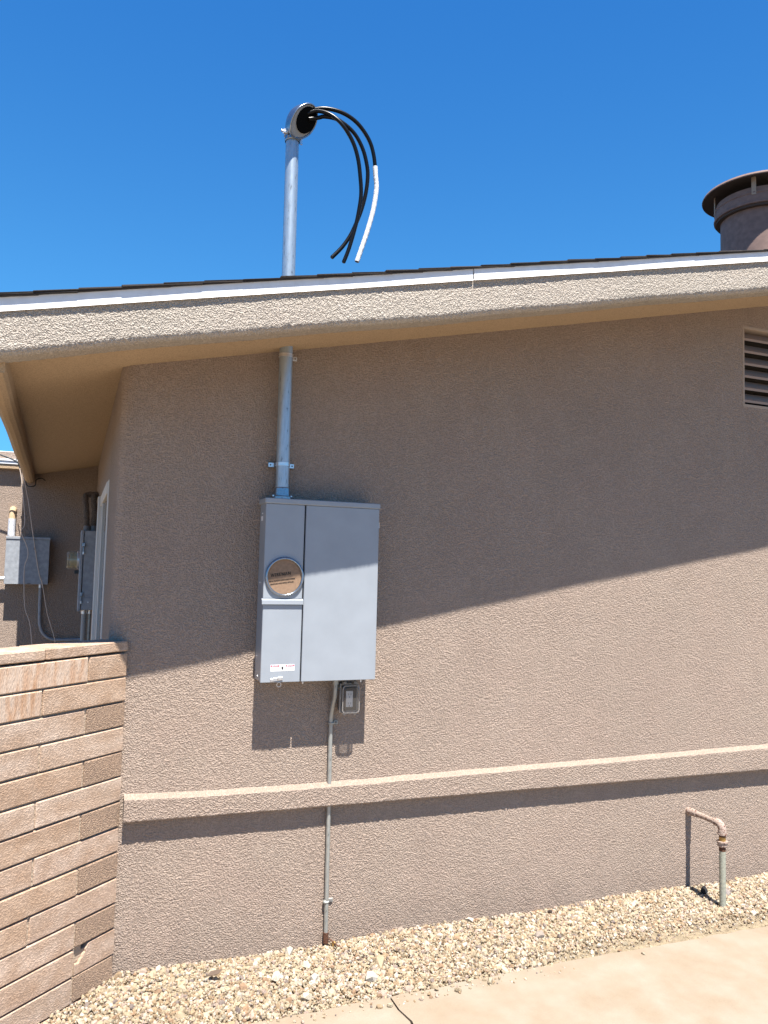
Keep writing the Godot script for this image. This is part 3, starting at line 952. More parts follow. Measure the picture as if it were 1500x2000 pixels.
func build_panel():
	var base := Vector3(1.027, 1.193, 0.064)
	var p := thing("electrical_panel", "grey steel meter and breaker panel, half in the eave's shade", "electrical panel", base)
	obj("enclosure", bx(Vector3(0.7655, 1.1945, 0.004), Vector3(1.2885, 1.984, 0.11), 0.003), M.panel_grey, p)
	var cap := MB.new()
	cap.box(Vector3(0.758, 1.9665, 0.004), Vector3(1.2945, 1.9905, 0.1335), 0.003)
	obj("top_cap", cap, M.panel_grey, p)
	obj("breaker_cover", bx(Vector3(0.9445, 1.1925, 0.1105), Vector3(1.2915, 1.966, 0.128), 0.0022), M.panel_grey, p)
	obj("gap_channel", bx(Vector3(0.9355, 1.2, 0.1102), Vector3(0.9465, 1.966, 0.1112), 0.0), M.gap_dark, p)
	obj("meter_cover", bx(Vector3(0.763, 1.553, 0.1105), Vector3(0.9375, 1.966, 0.1272), 0.0022), M.panel_grey, p)
	var lip := MB.new()
	lip.prism(PackedVector2Array([Vector2(0.1105, 1.5525), Vector2(0.1275, 1.5525), Vector2(0.1365, 1.546), Vector2(0.1372, 1.5285), Vector2(0.135, 1.528), Vector2(0.1345, 1.536), Vector2(0.1105, 1.536)]), 0.757, 0.941, Transform3D(Basis(Vector3(0, 0, 1), Vector3(0, 1, 0), Vector3(1, 0, 0)), Vector3.ZERO))
	obj("rain_lip", lip, M.panel_grey, p)
	obj("lower_cover", bx(Vector3(0.764, 1.1925, 0.1105), Vector3(0.9385, 1.5275, 0.128), 0.0022), M.panel_grey, p)
	# meter socket: ring, well and cardboard cover
	var mc := Vector3(0.8545, 1.648, 0.1272)
	var rt := along(Vector3(0, 0, 1), mc)
	var ring := MB.new()
	ring.lathe([Vector2(0.0865, 0.0), Vector2(0.0868, 0.004), Vector2(0.0848, 0.0095), Vector2(0.0800, 0.0115), Vector2(0.0770, 0.0105), Vector2(0.0755, 0.007), Vector2(0.0755, 0.0005)], rt, 64, true)
	obj("meter_ring", ring, M.cast_metal, p)
	var disc := MB.new()
	disc.lathe([Vector2(0.0752, 0.0), Vector2(0.0, 0.0)], along(Vector3(0, 0, 1), mc + Vector3(0, 0, 0.0012)), 48)
	var card := obj("cardboard_cover", disc, M.cardboard, p)
	var z := mc.z + 0.0018
	var tr := deg_to_rad(8.0)
	add_text("WIREMAN", 0.0195, Vector3(0.838, 1.6585, z), tr, M.print_black, card, "lettering", 0.089)
	add_text("INSTALL PROTECTIVE COVER IN METER OPENING", 0.0078, Vector3(0.8445, 1.6335, z), tr, M.print_black, card, "lettering", 0.116, "Droid Sans")
	add_text("REMOVE ONLY WHEN METER IS INSTALLED", 0.0078, Vector3(0.8445, 1.6205, z), tr, M.print_black, card, "lettering", 0.103, "Droid Sans")
	# warning label on the lower cover
	var lt := Transform3D(Basis(Vector3(0, 0, 1), deg_to_rad(0.6)), Vector3(0.8595, 1.2545, 0.128))
	var lb := MB.new()
	lb.box(Vector3(-0.053, -0.014, 0), Vector3(0.053, 0.014, 0.0006), 0.0002, lt)
	var label := obj("warning_label", lb, M.label_white, p)
	for s in [-1, 1]:
		var b := MB.new()
		b.box(Vector3(s * 0.033 - 0.0185, 0.006, 0.0007), Vector3(s * 0.033 + 0.0185, 0.0125, 0.0012), 0.0001, lt)
		obj("red_bar", b, M.label_red, label)
		add_text("⚠ DANGER" if s < 0 else "⚠ PELIGRO", 0.0062, lt * Vector3(s * 0.033, 0.0092, 0.0016), deg_to_rad(0.6), M.label_white, label, "lettering", 0.027)
		var r := MB.new()
		for k in 4:
			r.box(Vector3(s * 0.033 - 0.017, 0.0024 - k * 0.0035, 0.0007), Vector3(s * 0.033 + 0.016 - 0.004 * ((k * 7) % 3), 0.0030 - k * 0.0035, 0.0009), 0.00005, lt)
		obj("small_print", r, M.plate_grey, label)
	var ic := MB.new()
	var hand := PackedVector2Array([Vector2(-0.004, -0.006), Vector2(0.002, -0.007), Vector2(0.0042, -0.002), Vector2(0.0038, 0.004), Vector2(0.0022, 0.0075), Vector2(0.001, 0.0035), Vector2(-0.0012, 0.0085), Vector2(-0.0018, 0.0028), Vector2(-0.0042, 0.006), Vector2(-0.0036, 0.0)])
	ic.prism(hand, 0.0007, 0.0013, lt)
	obj("hand_symbol", ic, M.print_black, label)
	var bolt := MB.new()
	bolt.prism(PackedVector2Array([Vector2(-0.0075, 0.006), Vector2(-0.0058, 0.006), Vector2(-0.0068, 0.0015), Vector2(-0.0055, 0.0015), Vector2(-0.0078, -0.005), Vector2(-0.0072, -0.0005), Vector2(-0.0085, -0.0005)]), 0.0007, 0.0013, lt)
	obj("spark_symbol", bolt, M.label_green, label)
	# hasp and pull ring at the bottom edge
	var hs := MB.new()
	var ht := Transform3D(Basis(Vector3(0, 0, 1), deg_to_rad(7.0)), Vector3(0.834, 1.2065, 0.128))
	hs.box(Vector3(-0.027, -0.007, 0.0), Vector3(0.005, 0.0065, 0.003), 0.001, ht)
	hs.box(Vector3(0.006, -0.0065, 0.0), Vector3(0.027, 0.0075, 0.006), 0.0012, ht)
	var hasp := obj("hasp", hs, M.bright_steel, p)
	var lp := []
	for k in 17:
		var a := TAU * k / 16.0
		lp.append(Vector3(0.8475 + cos(a) * 0.0095, 1.182 + sin(a) * 0.0095, 0.122 + 0.002 * sin(a)))
	obj("pull_ring", tb(lp, 0.0014, 8), M.bright_steel, hasp)
	# details of the left side: label, screws, knockout
	obj("side_label", bx(Vector3(0.764, 1.893, 0.03), Vector3(0.7655, 1.913, 0.062), 0.0003), M.label_white, p)
	for q in [[1.62, 0.05], [1.30, 0.04], [1.925, 0.055], [1.215, 0.07]]:
		var sc := MB.new()
		sc.lathe([Vector2(0.0, 0.0), Vector2(0.0042, 0.0), Vector2(0.0036, 0.003), Vector2(0.0, 0.0036)], along(Vector3(-1, 0, 0), Vector3(0.7655, q[0], q[1])), 10)
		obj("screw", sc, M.bright_steel, p)
	var hinge := MB.new()
	hinge.box(Vector3(1.2917, 1.878, 0.085), Vector3(1.2945, 1.905, 0.124), 0.0005)
	obj("hinge_tab", hinge, M.label_white, p)
	for s in [0.955, 1.225]:
		var sc := MB.new()
		sc.lathe([Vector2(0.0, 0.0), Vector2(0.0035, 0.0), Vector2(0.0035, 0.012), Vector2(0.0, 0.012)], Transform3D(Basis(Vector3(1, 0, 0), PI), Vector3(s, 1.1945, 0.118)), 10)
		obj("latch_screw", sc, M.bright_steel, p)

func build_outlet():
	var base := Vector3(1.195, 1.04, 0.0)
	var o := thing("outdoor_outlet", "outdoor outlet with clear bubble cover under the panel", "outlet", base)
	obj("back_box", bx(Vector3(1.156, 1.042, 0.002), Vector3(1.236, 1.166, 0.046), 0.004), M.box_grey, o)
	var g := MB.new()
	g.box(Vector3(1.150, 1.036, 0.0465), Vector3(1.238, 1.168, 0.053), 0.003)
	obj("gasket_plate", g, M.grey_plastic, o)
	obj("dark_face", bx(Vector3(1.158, 1.044, 0.0535), Vector3(1.23, 1.16, 0.055), 0.0005), M.gap_dark, o)
	var d := obj("receptacle", bx(Vector3(1.178, 1.062, 0.0555), Vector3(1.211, 1.134, 0.060), 0.0015), M.device_white, o)
	for y in [1.118, 1.078]:
		for x in [1.188, 1.2]:
			obj("slot", bx(Vector3(x, y - 0.004, 0.0602), Vector3(x + 0.0018, y + 0.005, 0.0606), 0.0001), M.gap_dark, d)
		obj("ground_hole", tb([Vector3(1.1945, y - 0.011, 0.0601), Vector3(1.1945, y - 0.011, 0.0607)], 0.0024, 10), M.gap_dark, d)
	# clear cover: five thin walls with a rounded front
	var c := MB.new()
	var rect := func(x0: float, y0: float, x1: float, y1: float, r: float, z: float):
		var out := []
		for q in [[x1 - r, y1 - r, 0.0], [x0 + r, y1 - r, 0.5], [x0 + r, y0 + r, 1.0], [x1 - r, y0 + r, 1.5]]:
			for k in 5:
				var a: float = PI * (q[2] + 0.125 * k)
				out.append(Vector3(q[0] + cos(a) * r, q[1] + sin(a) * r, z))
		return out
	var r0: Array = rect.call(1.1515, 1.0375, 1.2365, 1.1665, 0.012, 0.0535)
	var r1: Array = rect.call(1.1545, 1.0395, 1.2335, 1.1605, 0.014, 0.083)
	var r2: Array = rect.call(1.1635, 1.0475, 1.2245, 1.1515, 0.012, 0.0925)
	for k in 20:
		var k2 := (k + 1) % 20
		c.quad(r0[k], r0[k2], r1[k2], r1[k], r0[k] - Vector3(1.195, 1.1, 0.06))
		c.quad(r1[k], r1[k2], r2[k2], r2[k], r1[k] - Vector3(1.195, 1.1, 0.03))
	c.poly(r2, Vector3.BACK)
	var cov := obj("clear_cover", c, M.clear_cover, o)
	r1.append(r1[0]); r0.append(r0[0])
	obj("cover_rim", tb(r1, 0.0028, 8), M.clear_rim, cov)
	obj("base_rim", tb(r0, 0.0034, 8), M.clear_rim, cov)
	for x in [1.166, 1.216]:
		obj("hinge_lug", bx(Vector3(x - 0.008, 1.166, 0.05), Vector3(x + 0.008, 1.18, 0.078), 0.002), M.box_grey, o)
		obj("snap_tab", bx(Vector3(x - 0.006, 1.0285, 0.06), Vector3(x + 0.006, 1.0365, 0.08), 0.002), M.clear_rim, o)
	obj("nipple", tb([Vector3(1.14, 1.148, 0.024), Vector3(1.157, 1.148, 0.024)], 0.011, 12), M.conduit_steel, o)

func build_ground_conduit():
	var base := Vector3(1.128, 0.03, 0.012)
	var c := thing("thin_conduit", "thin steel conduit from the panel down through the belly band to gravel", "conduit", base)
	var path := curve_path([Vector3(1.1275, 1.193, 0.054), Vector3(1.1275, 1.12, 0.052), Vector3(1.126, 1.07, 0.032), Vector3(1.1235, 1.02, 0.0165), Vector3(1.1235, 0.95, 0.0135), Vector3(1.126, 0.5, 0.0135), Vector3(1.128, 0.12, 0.0145), Vector3(1.1285, 0.06, 0.015)], 6)
	obj("pipe", tb(path, 0.0098, 14), M.conduit_steel, c)
	obj("connector", tb([Vector3(1.1275, 1.165, 0.054), Vector3(1.1275, 1.1925, 0.054)], 0.0145, 14), M.conduit_steel, c)
	for y in [0.985, 0.194]:
		var s := MB.new()
		s.box(Vector3(1.1115, y - 0.008, 0.002), Vector3(1.1395, y + 0.008, 0.0255), 0.006)
		s.box(Vector3(1.1395, y - 0.009, 0.002), Vector3(1.161, y + 0.009, 0.005), 0.001)
		var st := obj("strap", s, M.conduit_steel, c)
		obj("screw", tb([Vector3(1.151, y, 0.005), Vector3(1.151, y, 0.009)], 0.005, 10), M.box_grey, st)
	obj("rusty_end", tb([Vector3(1.1285, 0.062, 0.015), Vector3(1.129, 0.015, 0.016)], 0.0125, 12), M.rust, c)
	obj("ground_wire", tb(curve_path([Vector3(1.129, 0.03, 0.02), Vector3(1.142, 0.036, 0.03), Vector3(1.162, 0.024, 0.06), Vector3(1.185, 0.012, 0.085)], 5), 0.0028, 8), M.rust, c)
	obj("ground_clamp", bx(Vector3(1.150, 0.008, 0.036), Vector3(1.166, 0.03, 0.052), 0.004), M.brass, c)

func build_gas_pipe():
	var base := Vector3(3.197, 0, 0.251)
	var g := thing("gas_pipe", "pale gas pipe standing in gravel with an elbow into the wall", "pipe", base)
	var x := 3.197
	var z := 0.251
	obj("riser", tb([Vector3(x, -0.06, z), Vector3(x, 0.285, z)], 0.0162, 18), M.pipe_pale, g)
	obj("wrap_edge", tb([Vector3(x, 0.278, z), Vector3(x, 0.303, z)], 0.0168, 18), M.rust, g)
	var un := MB.new()
	un.lathe([Vector2(0.0, 0.0), Vector2(0.023, 0.0), Vector2(0.0245, 0.004), Vector2(0.0245, 0.02), Vector2(0.029, 0.0215), Vector2(0.029, 0.028), Vector2(0.019, 0.029), Vector2(0.0, 0.029)], Transform3D(Basis.IDENTITY, Vector3(x, 0.3, z)), 8)
	obj("union_nut", un, M.pipe_pink, g)
	obj("brass_collar", tb([Vector3(x, 0.329, z), Vector3(x, 0.35, z)], 0.0165, 18), M.brass, g)
	obj("rust_band", tb([Vector3(x, 0.3495, z), Vector3(x, 0.363, z)], 0.0172, 18), M.rust, g)
	# elbow
	var ep := []
	for k in 9:
		var a := PI * 0.5 * k / 8.0
		ep.append(Vector3(x, 0.382 + 0.030 * sin(a), z - 0.03 + 0.03 * cos(a)))
	ep.insert(0, Vector3(x, 0.362, z)); ep.append(Vector3(x, 0.412, z - 0.048))
	var er := [0.0225, 0.0215]
	for k in 8: er.append(0.0205)
	er.append(0.0205)
	obj("elbow", tb(ep, er, 18), M.pipe_pink, g)
	obj("elbow_bead", tb([Vector3(x, 0.3605, z), Vector3(x, 0.3675, z)], 0.0245, 18), M.pipe_pink, g)
	obj("cross_pipe", tb([Vector3(x, 0.412, z - 0.045), Vector3(x + 0.006, 0.410, 0.05)], 0.0148, 16), M.pipe_pink, g)
	obj("wall_elbow", tb([Vector3(x + 0.005, 0.410, 0.07), Vector3(x + 0.007, 0.408, 0.02), Vector3(x + 0.007, 0.406, -0.01)], [0.0185, 0.021, 0.0205], 16), M.pipe_pink, g)

func build_flue():
	var c := Vector3(4.19, 0, -0.4)
	var yb := 2.64 + SLOPE * 4.0
	var f := thing("chimney_flue", "brown metal flue with a wide rain cap on the roof", "chimney", Vector3(c.x, yb, c.z))
	var at := Transform3D(Basis.IDENTITY, Vector3(c.x, 0, c.z))
	var pipe := MB.new()
	pipe.lathe([Vector2(0.24, yb - 0.1), Vector2(0.24, 4.175)], at, 48)
	obj("pipe", pipe, M.flue_brown, f)
	var seam := MB.new()
	seam.lathe([Vector2(0.242, yb), Vector2(0.278, yb + 0.0), Vector2(0.242, yb + 0.09)], at, 48)
	obj("storm_collar", seam, M.flue_brown, f)
	var band := MB.new()
	band.lathe([Vector2(0.254, 4.110), Vector2(0.281, 4.110), Vector2(0.283, 4.121), Vector2(0.278, 4.126), Vector2(0.277, 4.173), Vector2(0.2815, 4.177), Vector2(0.2815, 4.185), Vector2(0.272, 4.188), Vector2(0.269, 4.220), Vector2(0.262, 4.223), Vector2(0.261, 4.145)], at, 48)
	obj("top_band", band, M.flue_brown, f)
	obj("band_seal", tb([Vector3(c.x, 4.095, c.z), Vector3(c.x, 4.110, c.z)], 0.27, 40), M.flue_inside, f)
	var cap := MB.new()
	cap.lathe([Vector2(0.0, 4.340), Vector2(0.2, 4.307), Vector2(0.352, 4.280), Vector2(0.358, 4.267), Vector2(0.356, 4.261), Vector2(0.354, 4.263)], at, 64)
	var lid := obj("rain_cap", cap, M.flue_brown, f)
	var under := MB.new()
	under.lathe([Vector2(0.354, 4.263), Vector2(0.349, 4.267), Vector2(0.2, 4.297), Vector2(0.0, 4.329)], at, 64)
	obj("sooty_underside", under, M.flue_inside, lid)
	for k in 5:
		var a := deg_to_rad(215.0 - 72.0 * k)
		var d := Vector3(cos(a), 0, sin(a))
		var t := Transform3D(Basis(d.cross(Vector3.UP), Vector3.UP, -d), Vector3(c.x, 0, c.z) + d * 0.279)
		obj("strut", bx(Vector3(-0.014, 4.165, -0.002), Vector3(0.014, 4.290, 0.002), 0.0008, t), M.taupe_trim, f)

# ---------------------------------------------------------------- things round the corner
func build_alcove():
	# junction box on the far wall
	var b := thing("junction_box", "grey junction box on the far wing's wall, left part sunlit", "electrical box", Vector3(-0.37, 1.485, -3.85))
	obj("body", bx(Vector3(-0.535, 1.486, -3.849), Vector3(-0.206, 1.868, -3.731), 0.003), M.old_grey, b)
	obj("cover", bx(Vector3(-0.539, 1.484, -3.7305), Vector3(-0.203, 1.858, -3.722), 0.002), M.old_grey, b)
	obj("top_lip", bx(Vector3(-0.541, 1.8585, -3.73), Vector3(-0.201, 1.88, -3.716), 0.002), M.old_grey, b)
	obj("latch", bx(Vector3(-0.362, 1.487, -3.7215), Vector3(-0.335, 1.494, -3.718), 0.001), M.box_grey, b)
	obj("keyhole", bx(Vector3(-0.325, 1.775, -3.7215), Vector3(-0.319, 1.795, -3.7205), 0.0003), M.gap_dark, b)
	var r := thing("riser_conduit", "short conduit with a printed white sticker above the junction box", "conduit", Vector3(-0.508, 1.88, -3.79))
	obj("pipe", tb([Vector3(-0.508, 1.88, -3.79), Vector3(-0.508, 2.085, -3.79), Vector3(-0.506, 2.11, -3.82), Vector3(-0.505, 2.11, -3.86)], 0.028, 18), M.soffit, r)
	obj("sticker", tb([Vector3(-0.508, 1.885, -3.79), Vector3(-0.508, 2.03, -3.79)], 0.0292, 18), M.sticker_print, r)
	var s := thing("side_conduit", "grey conduit leaving the junction box to the left", "conduit", Vector3(-0.6, 1.53, -3.78))
	obj("pipe", tb([Vector3(-2.2, 1.525, -3.79), Vector3(-0.535, 1.525, -3.79)], 0.0165, 14), M.conduit_steel, s)
	obj("coupling", tb([Vector3(-0.575, 1.525, -3.79), Vector3(-0.5355, 1.525, -3.79)], 0.022, 14), M.bright_steel, s)
	var fx := thing("flexible_conduit", "bent conduit sweeping from under the junction box to the right", "conduit", Vector3(-0.26, 1.2, -3.82))
	obj("pipe", tb(curve_path([Vector3(-0.262, 1.475, -3.815), Vector3(-0.26, 1.349, -3.82), Vector3(-0.256, 1.2, -3.825), Vector3(-0.245, 1.12, -3.825), Vector3(-0.218, 1.062, -3.825), Vector3(-0.165, 1.022, -3.825), Vector3(-0.09, 1.012, -3.825), Vector3(0.1, 1.014, -3.825)], 6), 0.0135, 12), M.old_grey, fx)
	obj("connector", tb([Vector3(-0.262, 1.455, -3.815), Vector3(-0.262, 1.4855, -3.815)], 0.018, 12), M.bright_steel, fx)
	# old meter panel on the side wall
	var p := thing("old_meter_panel", "older dark grey meter panel on the side wall, seen edge on", "electrical panel", Vector3(0.09, 1.32, -2.85))
	obj("body", bx(Vector3(0.057, 1.332, -3.1), Vector3(0.1495, 1.915, -2.7), 0.003), M.old_grey, p)
	obj("front_cover", bx(Vector3(0.032, 1.322, -3.105), Vector3(0.0535, 1.918, -2.692), 0.004), M.old_grey, p)
	obj("lower_plate", bx(Vector3(0.066, 1.335, -2.6995), Vector3(0.142, 1.425, -2.696), 0.001), M.old_grey, p)
	for y in [1.81, 1.45]:
		var lt := MB.new()
		lt.box(Vector3(0.046, y - 0.014, -2.6915), Vector3(0.066, y + 0.014, -2.68), 0.003)
		lt.box(Vector3(0.052, y - 0.06, -2.6915), Vector3(0.058, y - 0.0145, -2.685), 0.002)
		var l := obj("latch", lt, M.cast_metal, p)
		obj("padlock", bx(Vector3(0.05, y - 0.072, -2.69), Vector3(0.061, y - 0.05, -2.682), 0.002), M.bright_steel, l)
	obj("bolt", tb([Vector3(0.104, 1.39, -2.696), Vector3(0.104, 1.39, -2.69)], 0.006, 10), M.bright_steel, p)
	var em := thing("electric_meter", "round glass electric meter on the older panel's front", "meter", Vector3(0.0, 1.697, -2.86))
	var gl := MB.new()
	var ax := along(Vector3(-1, 0, 0), Vector3(0.03, 1.697, -2.86))
	gl.lathe([Vector2(0.0655, 0.012), Vector2(0.0655, 0.075), Vector2(0.06, 0.086), Vector2(0.0, 0.09)], ax, 32)
	obj("glass", gl, M.meter_glass, em)
	var inr := MB.new()
	inr.lathe([Vector2(0.058, 0.004), Vector2(0.058, 0.03), Vector2(0.044, 0.03), Vector2(0.044, 0.048), Vector2(0.052, 0.048), Vector2(0.052, 0.066), Vector2(0.0, 0.066)], ax, 28)
	obj("works", inr, M.meter_inner, em)
	var rg := MB.new()
	rg.lathe([Vector2(0.071, 0.0), Vector2(0.071, 0.012), Vector2(0.066, 0.015)], ax, 32)
	obj("ring", rg, M.bright_steel, em)
	obj("seal", bx(Vector3(0.0, 1.595, -2.83), Vector3(0.031, 1.622, -2.8), 0.003), M.wire_dark, em)
	for q in [[0.072, 0.052, "left"], [0.122, 0.112, "right"]]:
		var cd := thing("upper_conduit", "rough %s conduit rising from the older panel's top" % ("outer" if q[2] == "left" else "inner, wall side"), "conduit", Vector3(q[0], 1.915, -2.8), "conduits above the older panel")
		var pth := curve_path([Vector3(q[0], 1.915, -2.8), Vector3(q[0] - 0.004, 1.97, -2.8), Vector3(q[1] + 0.01, 2.06, -2.81), Vector3(q[1], 2.15, -2.83), Vector3(q[1] + 0.006, 2.19, -2.86), Vector3(0.14, 2.2, -2.87)], 5)
		var rad := []
		for i in pth.size(): rad.append(0.0215 + 0.0022 * sin(i * 2.1))
		obj("pipe", tb(pth, rad, 12), M.foam, cd)
		obj("collar", tb([Vector3(q[0], 1.915, -2.8), Vector3(q[0], 1.955, -2.8)], 0.0255, 14), M.box_grey, cd)
	for q in [[0.082, 0.0185, "thicker"], [0.122, 0.0125, "thinner"]]:
		var cd := thing("lower_conduit", "%s pale conduit running down from the older panel" % q[2], "conduit", Vector3(q[0], 0, -2.8), "conduits below the older panel")
		obj("pipe", tb([Vector3(q[0], -0.05, -2.8), Vector3(q[0], 1.331, -2.8)], q[1], 14), M.conduit_steel if q[2] == "thinner" else M.plate_grey, cd)
		obj("connector", tb([Vector3(q[0], 1.30, -2.8), Vector3(q[0], 1.3315, -2.8)], q[1] + 0.004, 14), M.bright_steel, cd)
	# overhead wire and loose wires
	var sd := thing("overhead_wire", "dark wire coming in to the eave's end from the left", "wire", Vector3(-0.47, 2.47, -3.6))
	obj("wire", tb(curve_path([Vector3(-2.6, 3.4, -3.4), Vector3(-1.4, 2.82, -3.5), Vector3(-0.72, 2.575, -3.6), Vector3(-0.613, 2.541, -3.6), Vector3(-0.512, 2.506, -3.6), Vector3(-0.472, 2.479, -3.6), Vector3(-0.458, 2.44, -3.6)], 5), 0.006, 8), M.wire_dark, sd)
	obj("hook", tb(curve_path([Vector3(-0.49, 2.5, -3.6), Vector3(-0.485, 2.53, -3.6), Vector3(-0.478, 2.55, -3.6)], 3), 0.003, 6), M.wire_dark, sd)
	var w1 := [Vector2(-0.467, 2.452), Vector2(-0.446, 2.355), Vector2(-0.419, 2.169), Vector2(-0.402, 1.982), Vector2(-0.426, 1.921), Vector2(-0.372, 1.787), Vector2(-0.366, 1.711), Vector2(-0.385, 1.634), Vector2(-0.381, 1.482), Vector2(-0.363, 1.289), Vector2(-0.322, 1.171), Vector2(-0.297, 1.003), Vector2(-0.29, 0.9)]
	var w2 := [Vector2(-0.446, 2.424), Vector2(-0.392, 2.204), Vector2(-0.359, 2.026), Vector2(-0.332, 1.874), Vector2(-0.30, 1.70), Vector2(-0.27, 1.56), Vector2(-0.241, 1.476), Vector2(-0.194, 1.247), Vector2(-0.124, 1.026), Vector2(-0.11, 0.9)]
	for w in [[w1, "thin kinked wire hanging in front of the junction box from the eave's end", -3.66], [w2, "thin wire running down behind the kinked one towards the bent conduit", -3.70]]:
		var pts := []
		for q in w[0]: pts.append(Vector3(q.x, q.y, w[2]))
		var th := thing("loose_wire", w[1], "wire", pts[0])
		obj("wire", tb(curve_path(pts, 4), 0.0036, 6), M.wire_beige, th)
	obj("dangling_cable", tb(curve_path([Vector3(-0.42, 2.36, -3.78), Vector3(-0.41, 2.32, -3.76), Vector3(-0.385, 2.305, -3.75), Vector3(-0.345, 2.32, -3.77), Vector3(-0.34, 2.37, -3.80), Vector3(-0.30, 2.39, -3.84), Vector3(-0.27, 2.37, -3.845)], 6), 0.0042, 8), M.wire_dark)
	tag(get_node("dangling_cable"), "short dark cable looped under the eave beam's far end", "cable")

# ---------------------------------------------------------------- ground
func build_ground():
	var soil := MB.new()
	var hgt := func(x: float, z: float):
		var k := clampf(1.0 - z / 0.49, 0.0, 1.0)
		return -0.018 + 0.012 * k + 0.006 * sin(x * 3.0) * k
	# fine bed next to the wall
	var nx := 120
	var nz := 12
	for i in nx:
		for j in nz:
			var xa := lerpf(-1.6, 7.2, float(i) / nx)
			var xb := lerpf(-1.6, 7.2, float(i + 1) / nx)
			var za := lerpf(-0.2, 0.7, float(j) / nz)
			var zb := lerpf(-0.2, 0.7, float(j + 1) / nz)
			soil.quad(Vector3(xa, hgt.call(xa, za), za), Vector3(xb, hgt.call(xb, za), za), Vector3(xb, hgt.call(xb, zb), zb), Vector3(xa, hgt.call(xa, zb), zb), Vector3.UP)
	var bed := obj("soil_bed", soil, M.soil)
	bed.set_meta("kind", "structure")
	bed.set_meta("label", "sandy soil under the gravel strip")
	var gm := MB.new()
	var s := 400.0
	gm.quad(Vector3(-s, -0.06, -s), Vector3(s, -0.06, -s), Vector3(s, -0.06, s), Vector3(-s, -0.06, s), Vector3.UP)
	var gr := obj("ground", gm, M.yard)
	gr.set_meta("kind", "structure")
	# pavement: slabs with joints
	var pv := Node3D.new()
	pv.name = "pavement"
	pv.set_meta("kind", "structure")
	add_child(pv)
	rng.seed = 31
	var joints := [-9.0, -5.4, -1.9, 1.247, 4.7, 8.0, 12.0]
	for i in joints.size() - 1:
		var x0: float = joints[i]
		var x1: float = joints[i + 1]
		var g0 := 0.0035 if i > 0 else 0.0
		if joints[i] == 1.8: g0 = 0.0012
		var g1 := 0.0035
		if joints[i + 1] == 1.8: g1 = 0.0012
		var pts := PackedVector2Array()
		# near edge by the gravel, slightly crumbled
		var n := int((x1 - x0) / 0.05) + 1
		for k in n + 1:
			var x := lerpf(x0 + g0, x1 - g1, float(k) / n)
			pts.append(Vector2(x, 0.49 + rng.randf_range(-0.006, 0.006) + 0.008 * sin(x * 2.3)))
		# right side
		for k in range(1, 40):
			var z := lerpf(0.5, 4.0, k / 40.0)
			pts.append(Vector2(x1 - g1 + crack(x1, z) - absf(rng.randf_range(0, 0.004)), z))
		pts.append(Vector2(x1 - g1, 5.2))
		pts.append(Vector2(x0 + g0, 5.2))
		for k in range(39, 0, -1):
			var z := lerpf(0.5, 4.0, k / 40.0)
			pts.append(Vector2(x0 + g0 + crack(x0, z) + absf(rng.randf_range(0, 0.004)), z))
		var m := MB.new()
		# local xy -> world xz, pulled down
		m.prism(pts, 0.0, 0.075, Transform3D(Basis(Vector3(1, 0, 0), Vector3(0, 0, 1), Vector3(0, -1, 0)), Vector3(0, 0.0 + rng.randf_range(-0.001, 0.001), 0)))
		obj("slab", m, M.concrete, pv)

func crack(x: float, z: float) -> float:
	if absf(x - 1.247) > 0.01: return 0.0
	return 0.012 * sin(z * 21.0) * exp(-0.3 * z) + 0.006 * sin(z * 57.0 + 0.7) - 0.012 * (z - 0.5)

func stone_mesh(seed_: int, round_: float) -> ArrayMesh:
	var r := RandomNumberGenerator.new()
	r.seed = seed_
	# an icosahedron, split once, with corners pushed to and fro: a small broken stone
	var t := (1.0 + sqrt(5.0)) / 2.0
	var p := [Vector3(-1, t, 0), Vector3(1, t, 0), Vector3(-1, -t, 0), Vector3(1, -t, 0), Vector3(0, -1, t), Vector3(0, 1, t), Vector3(0, -1, -t), Vector3(0, 1, -t), Vector3(t, 0, -1), Vector3(t, 0, 1), Vector3(-t, 0, -1), Vector3(-t, 0, 1)]
	var f := [[0, 11, 5], [0, 5, 1], [0, 1, 7], [0, 7, 10], [0, 10, 11], [1, 5, 9], [5, 11, 4], [11, 10, 2], [10, 7, 6], [7, 1, 8], [3, 9, 4], [3, 4, 2], [3, 2, 6], [3, 6, 8], [3, 8, 9], [4, 9, 5], [2, 4, 11], [6, 2, 10], [8, 6, 7], [9, 8, 1]]
	var q := []
	for a in p: q.append(a.normalized() * (0.5 + r.randf_range(-round_, round_)))
	var mb := MB.new()
	for a in f: mb.flat(q[a[0]], q[a[1]], q[a[2]], q[a[0]] + q[a[1]] + q[a[2]])
	return mb.done()

func stone_color(r: RandomNumberGenerator) -> Color:
	var k := r.randf()
	var c: Color
	if k < 0.34: c = Color(0.46, 0.38, 0.26)
	elif k < 0.54: c = Color(0.53, 0.47, 0.345)
	elif k < 0.66: c = Color(0.39, 0.29, 0.18)
	elif k < 0.78: c = Color(0.50, 0.40, 0.33)
	elif k < 0.90: c = Color(0.60, 0.56, 0.48)
	elif k < 0.95: c = Color(0.36, 0.24, 0.15)
	else: c = Color(0.24, 0.2, 0.18)
	var b := r.randf_range(0.78, 1.15)
	return Color(minf(c.r * b * 0.97, 0.86), minf(c.g * b * 0.97, 0.84), minf(c.b * b * 1.03, 0.8))

